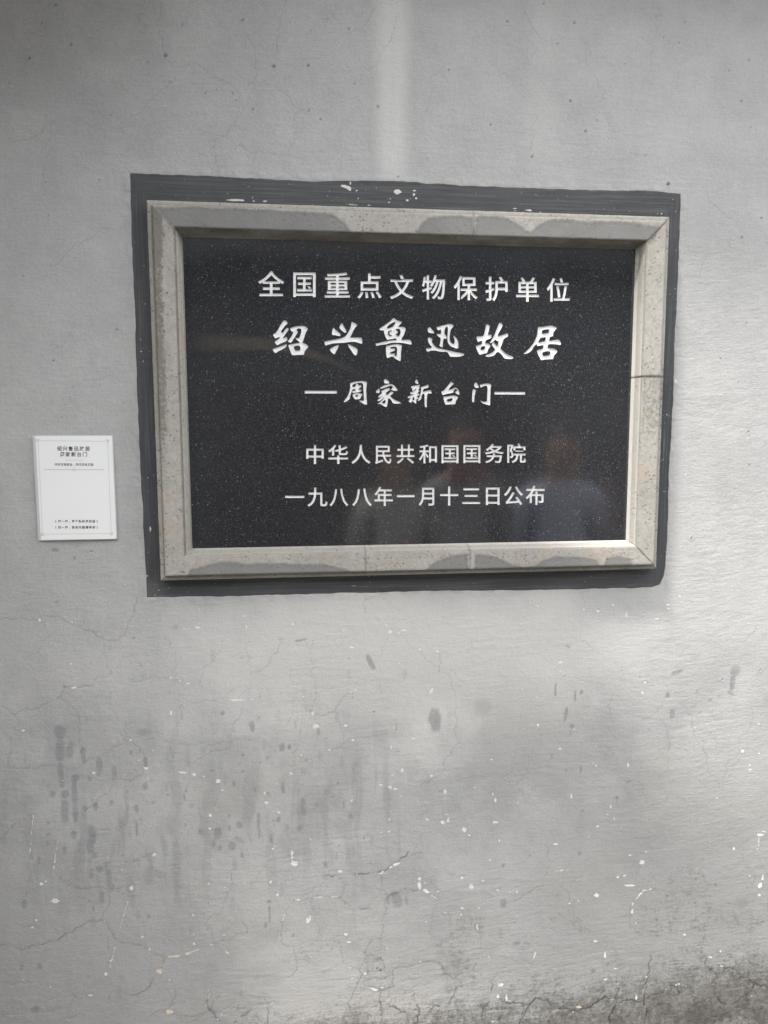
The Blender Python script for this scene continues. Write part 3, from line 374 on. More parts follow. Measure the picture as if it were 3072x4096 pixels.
GLYPH = json.loads('{"全":[[493,851,403,735,290,628,162,535,26,462,55,433,78,401,197,469,197,404,461,404,461,248,203,248,203,181,461,181,461,16,76,16,76,-52,929,-52,929,16,539,16,539,181,809,181,809,248,539,248,539,404,809,404,809,470,925,397,948,431,977,460,858,528,745,605,639,693,542,794,559,820],[200,471,283,529,362,594,434,664,500,739,572,662,648,592,726,529,807,471]],"国":[[592,320,648,262,691,206,743,237,698,292,641,347],[228,196,228,132,777,132,777,196,530,196,530,365,732,365,732,430,530,430,530,573,756,573,756,640,242,640,242,573,459,573,459,430,270,430,270,365,459,365,459,196],[86,795,86,-80,162,-80,162,-30,835,-30,835,-80,914,-80,914,795],[162,40,162,725,835,725,835,40]],"重":[[159,540,159,229,459,229,459,160,127,160,127,100,459,100,459,13,52,13,52,-48,949,-48,949,13,534,13,534,100,886,100,886,160,534,160,534,229,848,229,848,540,534,540,534,601,944,601,944,663,534,663,534,740,702,756,847,776,807,834,668,815,498,799,133,781,149,722,459,734,459,663,58,663,58,601,459,601,459,540],[232,360,459,360,459,284,232,284],[534,360,772,360,772,284,534,284],[232,486,459,486,459,411,232,411],[534,486,772,486,772,411,534,411]],"点":[[237,465,760,465,760,286,237,286],[340,128,355,23,361,-71,437,-61,429,30,411,134],[547,127,589,25,617,-69,690,-50,660,42,615,142],[751,135,826,29,880,-72,951,-42,894,57,818,161],[177,155,150,99,118,44,81,-6,42,-46,110,-79,150,-34,188,19,221,77,248,136],[166,536,166,216,835,216,835,536,530,536,530,663,910,663,910,734,530,734,530,840,455,840,455,536]],"文":[[423,823,467,742,497,666,580,693,547,767,501,847],[50,664,50,590,206,590,254,480,310,378,374,285,447,200,360,135,263,80,155,32,36,-7,83,-78,203,-34,313,18,412,77,502,146,591,76,689,16,797,-34,915,-73,967,-4,852,32,745,78,648,135,560,201,631,283,694,375,749,477,796,590,954,590,954,664],[504,253,437,328,378,409,327,497,284,590,711,590,670,493,622,405,566,325]],"物":[[534,840,504,728,465,624,415,531,357,454,415,411,477,498,530,602,616,602,574,481,518,367,451,266,375,189,434,145,513,233,582,345,638,471,681,602,763,602,713,415,643,241,551,93,438,-18,472,-39,501,-63,615,59,708,220,780,405,829,602,876,602,861,347,844,174,824,68,802,18,785,5,764,2,660,7,674,-30,681,-68,772,-70,816,-64,850,-46,865,-28,892,32,914,150,932,345,951,672,558,672,603,827],[98,782,73,600,54,518,29,448,86,414,110,483,130,563,222,563,222,337,35,285,55,213,222,265,222,-80,292,-80,292,287,418,327,408,393,292,358,292,563,395,563,395,635,292,635,292,839,222,839,222,635,144,635,163,772]],"保":[[452,726,824,726,824,542,452,542],[380,793,380,474,598,474,598,350,306,350,306,281,554,281,497,203,429,131,354,70,277,23,329,-36,403,14,474,78,540,151,598,232,598,-80,673,-80,673,235,728,154,791,79,859,14,928,-38,981,22,908,70,837,131,772,203,718,281,954,281,954,350,673,350,673,474,899,474,899,793],[277,837,227,725,166,618,97,522,23,441,65,367,120,427,173,496,173,-77,245,-77,245,607,300,709,347,815]],"护":[[188,839,188,638,54,638,54,566,188,566,188,350,38,309,59,235,188,274,187,5,184,0,170,-4,71,-4,94,-76,204,-69,226,-62,242,-51,253,-35,259,-14,261,14,261,297,383,335,372,404,261,371,261,566,377,566,377,638,261,638,261,839],[591,811,644,738,684,667,447,667,447,400,443,294,427,181,389,71,323,-29,383,-82,448,12,489,118,512,229,521,337,850,337,850,274,925,274,925,667,686,667,754,697,714,765,658,837],[850,408,522,408,522,599,850,599]],"单":[[221,437,459,437,459,329,221,329],[536,437,785,437,785,329,536,329],[221,603,459,603,459,497,221,497],[536,603,785,603,785,497,536,497],[709,836,664,750,609,667,366,667,407,687,361,760,299,836,236,806,290,736,333,667,148,667,148,265,459,265,459,170,54,170,54,100,459,100,459,-79,536,-79,536,100,949,100,949,170,536,170,536,265,861,265,861,667,693,667,790,809]],"位":[[369,658,369,585,914,585,914,658],[435,509,477,282,503,80,577,102,549,299,503,525],[570,828,598,746,617,669,692,691,641,847],[326,34,326,-38,955,-38,955,34,748,34,776,145,830,397,853,519,774,532,734,277,707,148,678,34],[286,836,237,723,178,616,110,519,38,437,81,363,131,420,180,484,180,-78,255,-78,255,601,310,706,357,815]],"中":[[458,840,458,661,96,661,96,186,171,186,171,248,458,248,458,-79,537,-79,537,248,825,248,825,191,902,191,902,661,537,661,537,840],[171,322,171,588,458,588,458,322],[825,322,537,322,537,588,825,588]],"华":[[530,826,530,627,357,576,373,548,385,517,530,557,530,470,536,419,555,386,593,370,653,365,829,365,879,372,912,396,930,441,940,513,905,525,873,542,869,485,861,451,847,435,823,431,660,431,632,432,615,438,607,450,605,470,605,581,772,643,847,678,913,716,856,773,805,741,744,710,605,652,605,826],[325,842,269,762,202,686,126,619,46,563,102,507,163,553,223,607,223,337,298,337,298,685,350,750,395,817],[52,222,52,149,460,149,460,-80,539,-80,539,149,949,149,949,222,539,222,539,339,460,339,460,222]],"人":[[457,837,450,668,405,431,283,184,43,-17,77,-45,104,-76,263,38,377,176,454,327,502,480,551,331,630,178,747,38,910,-72,934,-39,965,-9,750,150,622,355,558,552,534,689,541,837]],"民":[[107,-85,186,-54,474,32,465,102,193,26,193,274,496,274,550,136,622,27,708,-44,805,-69,852,-61,886,-31,908,26,921,117,887,132,855,153,849,85,841,39,828,13,808,5,742,24,678,79,621,164,575,274,903,274,903,345,556,345,542,419,534,498,829,498,829,788,116,788,116,57,112,29,100,8,71,-17,91,-50],[478,345,193,345,193,498,458,498,465,420],[193,718,753,718,753,568,193,568]],"共":[[587,150,739,31,864,-80,935,-34,804,75,653,189],[329,187,277,129,211,71,137,17,62,-28,121,-81,198,-32,275,27,346,91,407,157],[89,628,89,556,280,556,280,318,48,318,48,245,956,245,956,318,720,318,720,556,920,556,920,628,720,628,720,831,643,831,643,628,357,628,357,831,280,831,280,628],[357,318,357,556,643,556,643,318]],"和":[[531,747,531,-35,604,-35,604,47,827,47,827,-28,903,-28,903,747],[604,119,604,675,827,675,827,119],[439,831,361,805,266,782,60,747,81,687,247,711,247,544,50,544,50,474,228,474,188,379,138,286,83,202,26,134,67,64,116,124,163,197,207,279,247,366,247,-78,321,-78,321,363,443,192,489,254,321,449,321,474,496,474,496,544,321,544,321,726,411,747,489,772]],"务":[[446,381,427,282,126,282,126,216,404,216,350,130,276,65,178,18,57,-14,98,-78,233,-35,341,26,425,108,484,216,788,216,775,130,760,68,745,27,728,4,710,-4,684,-6,532,1,548,-32,556,-66,706,-69,731,-67,770,-53,787,-41,811,-8,831,47,849,130,870,282,505,282,524,375],[745,673,697,630,641,592,578,557,509,527,453,554,403,585,360,620,324,659,338,673],[382,841,334,773,269,704,188,638,90,579,116,553,137,523,210,568,275,616,342,551,424,497,333,471,238,450,46,423,64,391,76,357,186,373,296,395,404,422,508,457,599,425,699,400,806,382,919,369,937,405,961,437,862,445,768,457,679,473,597,495,677,539,749,589,811,646,862,710,817,741,804,737,397,737,460,826]],"院":[[465,537,465,471,868,471,868,537],[388,357,388,289,528,289,511,183,474,97,407,30,301,-19,326,-48,345,-79,463,-19,538,61,580,164,600,289,706,289,706,26,710,-19,723,-48,749,-64,792,-68,882,-68,920,-61,945,-35,960,16,967,96,933,108,903,125,896,20,888,2,874,-2,803,-2,782,3,777,27,777,289,955,289,955,357],[586,826,616,771,640,716,384,716,384,539,455,539,455,650,877,650,877,539,949,539,949,716,700,716,719,723,691,784,654,848],[79,799,79,-78,147,-78,147,731,279,731,199,505,244,447,272,394,286,345,289,278,278,242,268,231,237,222,179,223,186,207,198,157,265,159,294,165,317,177,335,197,348,223,355,256,357,294,353,343,339,396,312,452,267,513,367,773,318,802,307,799]],"九":[[80,584,80,508,345,508,320,345,268,199,176,76,34,-20,65,-49,90,-80,241,28,340,166,397,328,424,508,653,508,653,51,658,-6,675,-42,707,-60,756,-65,875,-65,921,-56,951,-25,968,32,977,120,940,134,906,154,897,35,886,14,869,8,767,8,748,10,737,16,732,29,731,50,731,584,429,584,434,829,353,829,350,584]],"八":[[305,743,283,532,239,323,160,133,32,-19,61,-46,87,-75,222,88,309,289,359,510,387,736],[660,766,587,761,599,628,641,399,736,142,908,-74,921,-60,973,-22,804,182,711,426,671,643]],"年":[[48,223,48,151,512,151,512,-80,589,-80,589,151,954,151,954,223,589,223,589,422,884,422,884,493,589,493,589,647,907,647,907,719,307,719,353,824,277,844,235,744,182,650,119,566,50,496,115,448,195,538,268,647,512,647,512,493,213,493,213,223],[288,223,288,422,512,422,512,223]],"月":[[207,787,207,479,202,352,179,219,125,89,29,-27,60,-52,86,-81,151,-12,200,65,235,147,259,232,742,232,742,32,735,9,711,2,524,3,543,-36,556,-76,688,-74,734,-69,769,-61,793,-49,809,-30,818,-4,821,31,821,787],[283,714,742,714,742,546,283,546],[283,475,742,475,742,305,272,305,281,392]],"十":[[461,839,461,466,55,466,55,389,461,389,461,-80,542,-80,542,389,952,389,952,466,542,466,542,839]],"三":[[123,743,123,667,879,667,879,743],[187,416,187,341,801,341,801,416],[65,69,65,-7,934,-7,934,69]],"日":[[253,352,752,352,752,71,253,71],[253,426,253,697,752,697,752,426],[176,772,176,-69,253,-69,253,-4,752,-4,752,-64,832,-64,832,772]],"公":[[324,811,272,700,208,597,133,504,51,428,87,402,120,374,202,458,279,557,347,669,404,789],[665,819,592,789,658,674,736,561,819,458,901,374,914,390,964,438,883,513,801,608,725,713],[161,-14,200,-5,287,5,781,39,848,-73,922,-33,876,43,816,131,681,306,611,274,734,109,266,82,340,175,413,278,482,387,547,500,465,535,399,411,329,297,266,205,174,92,152,74,132,65]],"布":[[399,841,346,687,61,687,61,614,313,614,258,517,193,426,117,344,31,275,76,211,153,273,222,343,222,13,297,13,297,360,509,360,509,-81,585,-81,585,360,811,360,811,109,806,95,789,90,651,91,666,58,676,23,818,28,846,35,865,46,878,61,884,81,886,108,886,431,585,431,585,566,509,566,509,431,291,431,347,520,396,614,941,614,941,687,428,687,476,823]],"绍":[[41,53,55,-19,407,68,400,133],[60,423,103,434,238,454,170,366,101,289,62,256,45,249,68,182,141,205,408,261,408,324,178,281,239,351,355,505,409,587,349,625,284,519,137,504,228,647,308,805,240,837,202,747,122,596,64,512,50,499,35,493],[457,332,457,-79,528,-79,528,-31,837,-31,837,-75,912,-75,912,332],[528,38,528,264,837,264,837,38],[420,791,420,722,588,722,569,632,533,551,474,481,385,427,411,401,431,371,530,435,598,517,639,614,662,722,851,722,836,543,826,497,815,473,802,464,783,462,681,467,696,432,702,397,815,397,850,405,877,425,894,459,906,520,916,618,926,791]],"兴":[[53,358,53,287,947,287,947,358],[610,195,757,55,876,-75,948,-33,824,95,678,231],[304,234,255,167,191,99,119,35,45,-20,77,-46,107,-74,183,-15,258,54,327,129,385,204],[58,722,104,650,147,572,184,496,209,429,282,462,255,528,218,602,174,678,126,750],[356,801,392,725,425,645,451,566,468,497,544,523,525,592,498,670,464,749,426,825],[849,798,805,702,751,599,693,500,636,414,709,390,766,473,825,570,935,774]],"鲁":[[72,358,72,305,924,305,924,358],[271,83,727,83,727,8,271,8],[271,135,271,205,727,205,727,135],[198,261,198,-82,271,-82,271,-47,727,-47,727,-79,803,-79,803,261],[313,724,570,724,542,693,513,666,253,666],[321,843,273,781,209,717,130,655,37,599,62,575,83,547,167,599,167,400,834,400,834,666,605,666,641,707,670,752,620,780,607,777,359,777,397,828],[237,510,462,510,462,450,237,450],[531,510,762,510,762,450,531,450],[237,615,462,615,462,557,237,557],[531,615,762,615,762,557,531,557]],"迅":[[61,765,150,680,189,635,218,595,279,640,249,680,209,723,117,805],[488,688,488,467,311,467,311,399,488,399,488,61,560,61,560,399,726,399,726,467,560,467,560,688],[326,787,326,719,760,719,765,449,781,246,819,118,890,73,923,81,944,107,957,155,965,227,954,238,918,279,912,186,906,158,897,148,861,196,842,330,835,533,835,787],[263,456,45,456,45,386,191,386,191,89,119,47,45,-15,95,-80,177,0,212,25,243,34,261,29,335,-19,388,-43,449,-58,519,-66,600,-68,945,-58,953,-18,966,20,692,4,526,4,458,11,400,24,349,46,263,98]],"故":[[599,584,810,584,792,488,769,400,740,320,704,248,670,323,641,404,617,489,597,579],[85,391,85,-36,155,-36,155,33,442,33,442,389,481,358,518,411,551,471,597,316,626,244,658,178,606,119,545,68,475,24,394,-14,437,-81,515,-41,585,4,646,55,699,112,744,54,795,2,852,-43,915,-80,939,-46,968,-17,903,19,844,63,792,116,746,176,793,262,831,358,862,465,886,584,961,584,961,655,623,655,667,828,592,840,563,715,525,598,476,493,417,406,439,391,301,391,301,575,481,575,481,645,301,645,301,840,226,840,226,645,42,645,42,575,226,575,226,391],[155,321,370,321,370,103,155,103]],"居":[[220,719,807,719,807,608,220,608],[220,542,539,542,539,430,219,430],[296,244,296,-80,368,-80,368,-45,790,-45,790,-78,865,-78,865,244,614,244,614,362,939,362,939,430,614,430,614,542,882,542,882,786,145,786,142,366,127,225,94,85,33,-42,99,-81,150,19,185,131,206,247,216,362,539,362,539,244],[368,22,368,177,790,177,790,22]],"周":[[148,792,145,344,130,212,95,81,33,-38,65,-60,93,-86,161,43,200,187,218,333,222,468,222,722,805,722,804,4,799,-3,780,-9,636,-8,652,-44,661,-79,771,-77,836,-66,856,-55,870,-39,878,-16,880,792],[467,702,467,615,288,615,288,555,467,555,467,457,263,457,263,395,753,395,753,457,539,457,539,555,728,555,728,615,539,615,539,702],[312,311,312,-8,381,-8,381,48,701,48,701,311],[381,250,631,250,631,108,381,108]],"家":[[423,824,461,750,84,750,84,544,157,544,157,682,846,682,846,544,923,544,923,750,551,750,501,847],[790,481,688,396,571,313,528,393,467,467,537,520,789,520,789,586,209,586,209,520,438,520,359,475,270,435,175,401,80,374,121,315,268,366,411,433,460,374,381,325,284,278,179,237,78,207,116,148,211,182,311,224,406,273,489,324,516,254,425,186,311,123,186,70,61,32,83,1,100,-32,212,8,326,59,435,118,530,182,532,124,525,74,511,35,491,10,477,0,446,-9,336,-5,350,-41,356,-76,472,-76,498,-71,522,-60,545,-43,581,3,602,72,606,158,591,253,639,282,687,179,750,89,826,16,916,-38,939,-5,966,23,877,72,802,140,741,224,697,319,852,432]],"新":[[360,213,406,130,442,51,495,83,460,159,411,240],[135,235,96,145,70,104,41,68,94,30,151,116,196,220],[553,744,550,294,538,183,510,73,460,-25,518,-71,573,37,605,159,620,284,623,432,775,432,775,-75,848,-75,848,432,958,432,958,502,623,502,623,694,783,725,927,767,866,822,802,800,725,779],[214,827,258,735,61,735,61,672,503,672,503,735,336,735,282,844],[377,667,323,507,46,507,46,443,251,443,251,339,50,339,50,273,251,273,251,12,239,5,162,5,176,-27,184,-59,271,-54,290,-47,304,-37,314,-24,320,17,320,273,507,273,507,339,320,339,320,443,519,443,519,507,391,507,447,652],[126,651,152,577,165,507,230,525,215,593,187,665]],"台":[[179,342,179,-79,255,-79,255,-25,741,-25,741,-77,821,-77,821,342],[255,48,255,270,741,270,741,48],[126,426,167,435,262,444,800,474,861,388,925,434,875,503,809,580,734,657,658,727,599,687,673,617,745,540,231,516,298,581,364,653,490,811,415,844,350,752,223,601,138,519,101,500]],"门":[[127,805,206,708,268,617,329,661,265,748,185,841],[93,638,93,-80,168,-80,168,638],[359,803,359,731,836,731,835,7,830,-1,809,-7,645,-6,667,-61,671,-78,791,-77,833,-73,865,-66,887,-54,901,-37,909,-13,912,803]],"守":[[181,288,275,180,314,124,343,74,406,118,377,167,336,221,240,325],[609,593,609,450,58,450,58,377,609,377,608,13,603,7,582,1,418,2,435,-35,446,-73,564,-72,606,-68,637,-60,660,-49,675,-32,683,-9,686,23,686,377,943,377,943,450,686,450,686,593],[431,826,482,719,82,719,82,520,158,520,158,648,836,648,836,520,915,520,915,719,565,719,539,781,503,845]],"安":[[414,823,461,725,93,725,93,522,168,522,168,654,829,654,829,522,908,522,908,725,549,725,491,842],[656,378,630,320,600,268,564,221,524,178,470,199,310,256,389,378],[299,378,193,223,456,125,378,80,290,44,191,14,82,-9,109,-42,130,-77,247,-47,354,-10,450,36,536,91,714,7,852,-73,914,-8,774,69,599,148,642,197,680,251,713,311,742,378,935,378,935,449,430,449,502,596,421,612,385,532,341,449,69,449,69,378]],"传":[[266,836,217,723,158,616,90,519,18,437,60,363,111,420,160,485,160,-78,232,-78,232,597,289,704,337,815],[468,125,541,77,615,22,731,-80,787,-24,677,68,899,317,846,350,834,345,513,345,549,464,954,464,954,535,569,535,602,654,908,654,908,724,621,724,647,825,573,835,545,724,348,724,348,654,526,654,493,535,291,535,291,464,472,464,411,275,769,275,619,109,523,171]],"承":[[288,202,288,136,469,136,469,25,464,8,446,3,298,5,326,-69,471,-62,500,-55,521,-44,535,-28,543,-6,545,136,721,136,721,202,545,202,545,295,676,295,676,360,545,360,545,450,659,450,659,514,545,514,545,572,620,612,693,659,760,711,818,764,766,801,749,798,201,798,201,729,673,729,576,661,469,606,469,514,352,514,352,450,469,450,469,360,334,360,334,295,469,295,469,202],[69,582,69,513,257,513,222,372,172,248,110,145,37,65,68,40,95,10,177,106,247,233,303,388,341,568,295,585,281,582],[735,613,669,602,704,422,754,261,822,126,912,22,937,55,967,85,911,138,863,206,822,285,789,374,870,454,947,542,887,590,833,518,769,444]],"历":[[115,791,113,349,103,217,79,85,35,-35,87,-66,101,-77,148,52,176,196,188,340,191,720,947,720,947,791],[494,667,488,501,255,501,255,430,482,430,459,290,412,167,333,62,212,-20,240,-46,262,-75,393,18,480,136,531,274,558,430,818,430,807,254,794,133,778,57,759,21,742,10,717,7,569,14,586,-23,593,-61,717,-64,770,-60,791,-54,808,-43,824,-27,848,20,867,110,882,255,896,501,564,501,571,667]],"史":[[196,610,463,610,463,423,196,423],[540,610,808,610,808,423,540,423],[237,317,170,292,201,231,237,178,276,131,320,90,268,60,206,33,131,9,43,-13,88,-80,182,-54,262,-24,329,9,385,45,493,-6,620,-41,765,-64,929,-78,943,-37,964,-1,805,9,666,26,546,55,443,97,486,155,514,218,530,283,538,351,884,351,884,682,540,682,540,836,463,836,463,682,123,682,123,351,461,351,455,294,441,239,416,187,378,139,337,175,300,216,267,263]],"脉":[[513,780,662,727,788,668,819,734,692,790,543,838],[395,464,395,394,529,394,502,297,464,211,417,139,364,85,364,803,91,803,89,324,81,196,60,68,23,-47,83,-82,111,-5,131,80,144,169,152,259,295,259,295,10,294,1,285,-7,181,-8,202,-79,309,-72,330,-65,346,-54,356,-38,362,-17,364,73,387,48,404,21,475,94,534,192,579,312,608,454,564,466],[158,735,295,735,295,569,158,569],[158,500,295,500,295,329,156,329],[453,645,453,573,649,573,648,0,645,-6,629,-10,514,-10,528,-46,537,-82,627,-80,659,-76,684,-68,701,-57,712,-41,718,-19,720,8,720,347,760,246,807,156,861,79,923,19,976,79,920,127,869,188,824,261,785,343,954,518,888,568,830,487,760,406,720,544,720,645]],"扫":[[198,837,198,644,51,644,51,574,198,574,198,351,38,315,60,242,198,277,197,3,194,-2,179,-7,75,-6,90,-41,98,-75,183,-73,212,-69,252,-51,263,-36,270,-15,272,13,272,296,411,333,402,402,272,369,272,574,403,574,403,644,272,644,272,837],[420,746,420,676,832,676,832,428,444,428,444,353,832,353,832,67,413,67,413,-4,832,-4,832,-77,904,-77,904,746]],"更":[[252,238,188,212,245,134,313,71,262,46,202,23,130,3,47,-15,92,-81,183,-58,261,-33,327,-4,382,28,494,-18,624,-49,771,-67,937,-77,949,-37,969,-3,810,4,670,17,548,40,443,76,477,116,504,157,522,201,534,247,873,247,873,634,545,634,545,719,935,719,935,787,65,787,65,719,467,719,467,634,156,634,156,247,455,247,444,212,427,178,404,145,374,114,307,169],[228,411,467,411,467,371,465,309,228,309],[543,309,545,411,798,411,798,309],[228,571,467,571,467,471,228,471],[545,571,798,571,798,471,545,471]],"多":[[456,842,398,778,320,712,224,649,111,594,139,569,163,541,289,609,397,685,679,685,638,640,591,598,538,559,481,524,419,571,353,613,298,574,359,534,415,489,333,453,248,423,163,399,78,381,98,349,114,314,313,370,505,457,672,575,796,726,747,756,734,753,473,753,539,824],[619,493,552,417,459,342,341,271,200,210,247,153,337,193,419,236,494,282,560,332,833,332,791,276,742,226,686,181,624,142,564,194,500,242,438,206,499,158,555,106,445,63,326,31,202,7,75,-9,93,-45,106,-82,367,-35,606,50,804,183,944,373,894,404,880,400,636,400,702,475]],"精":[[51,762,86,649,106,543,161,556,140,662,103,775],[328,779,299,664,264,555,311,540,351,645,391,763],[41,504,41,434,170,434,143,349,108,263,70,184,30,121,69,45,99,95,129,156,182,294,182,-78,251,-78,251,319,330,167,381,224,251,412,251,434,363,434,363,504,251,504,251,837,182,837,182,504],[636,840,636,759,426,759,426,701,636,701,636,639,451,639,451,584,636,584,636,517,398,517,398,458,960,458,960,517,707,517,707,584,912,584,912,639,707,639,707,701,934,701,934,759,707,759,707,840],[823,341,823,266,532,266,532,341],[460,398,460,-79,532,-79,532,84,823,84,823,-2,819,-14,806,-17,707,-16,721,-47,729,-79,772,-79,837,-74,860,-68,876,-58,886,-45,893,-2,893,398],[532,212,823,212,823,137,532,137]],"彩":[[524,828,426,804,307,784,50,755,62,724,70,693,334,719,461,740,571,765],[79,626,131,544,166,465,227,494,190,571,136,652],[256,661,296,580,322,501,385,524,357,600,316,680],[497,683,455,583,407,487,464,467,517,558,569,662],[845,823,794,765,731,709,661,659,592,618,622,591,648,562,721,609,793,665,861,727,920,793],[874,548,818,487,748,429,673,376,598,333,629,307,654,278,732,326,811,384,884,449,946,517],[897,266,832,179,747,101,649,35,542,-17,572,-47,596,-80,707,-21,809,53,899,139,971,236],[363,313,367,313,363,309],[290,487,290,382,57,382,57,313,268,313,218,238,158,168,93,106,27,58,73,-8,130,38,187,94,241,157,290,223,290,-78,363,-78,363,243,446,161,507,85,558,135,482,223,379,313,570,313,570,382,363,382,363,487]],"早":[[226,555,767,555,767,446,226,446],[226,726,767,726,767,619,226,619],[47,230,47,157,458,157,458,-80,535,-80,535,157,957,157,957,230,535,230,535,378,844,378,844,793,152,793,152,378,458,378,458,230]],"知":[[547,753,547,-51,620,-51,620,28,832,28,832,-40,908,-40,908,753],[620,99,620,682,832,682,832,99],[157,841,136,750,109,664,74,587,33,522,94,478,137,551,175,636,252,636,252,436,45,436,45,364,247,364,230,263,193,162,130,66,34,-21,76,-63,86,-77,163,-11,221,62,264,140,294,220,385,112,461,14,512,78,312,296,322,364,515,364,515,436,326,436,327,636,486,636,486,706,199,706,230,826]],"道":[[64,765,145,679,207,596,269,638,204,719,122,801],[455,368,790,368,790,284,455,284],[455,231,790,231,790,147,455,147],[455,504,790,504,790,421,455,421],[384,561,384,89,863,89,863,561,624,561,659,645,947,645,947,708,760,708,833,818,759,840,726,774,684,708,497,708,549,732,519,787,476,844,414,817,452,762,481,708,311,708,311,645,576,645,553,561],[262,483,51,483,51,413,190,413,190,102,155,85,119,61,42,-7,89,-68,164,13,197,38,227,47,246,42,324,-7,379,-31,442,-47,514,-55,597,-57,941,-46,949,-8,962,27,691,11,522,12,453,18,392,31,340,52,262,100]],"我":[[704,774,793,687,861,602,922,646,851,729,761,814],[832,427,773,332,700,243,677,351,659,473,946,473,946,544,651,544,642,684,639,832,560,832,564,685,574,544,345,544,345,720,434,741,513,765,460,828,377,802,278,777,62,737,85,674,270,704,270,544,56,544,56,473,270,473,270,296,41,251,63,175,270,222,269,6,265,-1,247,-6,106,-5,123,-43,133,-81,273,-74,301,-67,322,-56,335,-39,343,-15,345,240,530,283,524,350,345,312,345,473,581,473,605,317,637,180,581,132,523,89,462,50,399,17,428,-12,451,-42,561,24,663,105,700,26,743,-33,793,-70,849,-83,897,-73,930,-38,952,28,965,132,932,149,902,173,896,90,887,35,874,3,856,-7,819,5,785,38,753,92,724,163,820,276,862,336,898,399]],"有":[[391,840,347,710,63,710,63,640,316,640,263,543,199,453,125,373,40,304,88,246,177,320,255,406,255,-79,329,-79,329,119,748,119,748,15,743,-1,737,-4,580,-5,605,-77,750,-72,779,-66,800,-54,813,-38,820,-15,822,14,822,524,336,524,397,640,939,640,939,710,427,710,467,822],[329,289,748,289,748,184,329,184],[329,353,329,456,748,456,748,353]],"问":[[93,615,93,-80,167,-80,167,615],[104,791,185,704,253,623,310,665,241,743,158,827],[355,784,355,713,832,713,831,14,827,7,809,2,672,3,693,-55,697,-73,799,-71,836,-67,865,-59,885,-47,898,-31,905,-7,907,784],[322,536,322,103,391,103,391,168,673,168,673,536],[391,468,600,468,600,236,391,236]],"题":[[176,615,380,615,380,539,176,539],[176,743,380,743,380,668,176,668],[108,798,108,484,450,484,450,798],[695,530,685,359,653,231,583,139,458,77,479,53,494,27,630,98,709,201,746,343,758,530],[730,186,828,108,908,33,954,79,872,152,774,226],[124,302,117,198,102,105,75,25,33,-41,88,-78,113,-40,134,2,164,98,242,18,343,-30,466,-52,614,-58,936,-58,947,-25,963,6,529,6,450,12,380,24,317,43,317,186,483,186,483,244,317,244,317,351,501,351,501,410,49,410,49,351,252,351,252,81,211,123,178,176,188,298],[540,636,540,215,603,215,603,579,841,579,841,219,907,219,907,636,719,636,757,733,955,733,955,794,499,794,499,733,681,733,650,636]],"要":[[672,232,645,191,613,154,575,122,532,93,477,106,310,141,378,232],[119,645,119,386,386,386,336,298,54,298,54,232,291,232,186,101,433,49,355,26,266,9,168,-4,59,-13,77,-44,90,-78,224,-63,344,-43,449,-15,541,22,793,-55,860,-80,924,-22,787,24,623,71,663,105,699,143,729,185,755,232,947,232,947,298,422,298,466,375,420,386,888,386,888,645,647,645,647,730,930,730,930,797,69,797,69,730,342,730,342,645],[413,730,576,730,576,645,413,645],[190,583,342,583,342,447,190,447],[413,583,576,583,576,447,413,447],[647,583,814,583,814,447,647,447]],"举":[[397,819,450,737,487,660,554,691,514,767,460,846],[157,787,215,714,259,643,56,643,56,574,298,574,246,505,181,443,107,391,29,352,79,294,166,344,247,409,318,487,376,574,630,574,688,491,759,416,839,351,923,302,933,318,974,363,899,400,827,450,762,509,708,574,946,574,946,643,720,643,840,801,762,828,704,733,637,643,275,643,329,671,309,706,252,783,220,819],[462,504,462,381,233,381,233,311,462,311,462,187,92,187,92,116,462,116,462,-81,538,-81,538,116,916,116,916,187,538,187,538,311,774,311,774,381,538,381,538,504]],"报":[[423,806,423,-78,498,-78,498,395,528,395,559,318,595,244,637,175,683,111,644,71,601,34,554,1,503,-27,531,-53,554,-82,603,-53,649,-20,732,56,817,-20,863,-51,911,-77,935,-44,963,-14,914,10,867,40,780,113,830,189,871,271,904,359,928,450,879,466,498,464,498,736,817,736,809,636,803,609,795,594,779,587,753,586,602,592,616,562,623,530,756,526,808,529,844,541,858,553,872,577,883,619,890,683,896,806],[599,395,838,395,818,336,794,278,764,222,730,169,691,221,656,276],[189,840,189,638,47,638,47,565,189,565,189,352,32,311,52,234,189,274,188,3,184,-4,166,-9,44,-8,59,-44,68,-80,165,-78,199,-73,224,-66,243,-55,255,-39,263,-17,265,14,265,297,386,333,377,405,265,373,265,565,379,565,379,638,265,638,265,840]],"一":[[44,431,44,349,960,349,960,431]],"，":[[157,-107,228,-71,283,-20,318,44,330,120,324,168,308,204,281,227,245,235,216,230,192,217,175,194,169,163,175,132,191,110,215,96,244,92,261,94,250,46,225,6,186,-27,135,-54]],"、":[[273,-56,341,2,233,119,117,224,52,167,165,63]],"【":[[966,841,966,846,666,846,666,-86,966,-86,966,-81,889,1,826,108,784,235,768,380,784,525,826,652,889,759]],"】":[[334,-86,334,846,34,846,34,841,111,759,174,652,216,525,232,380,216,235,174,108,111,1,34,-81,34,-86]]}')

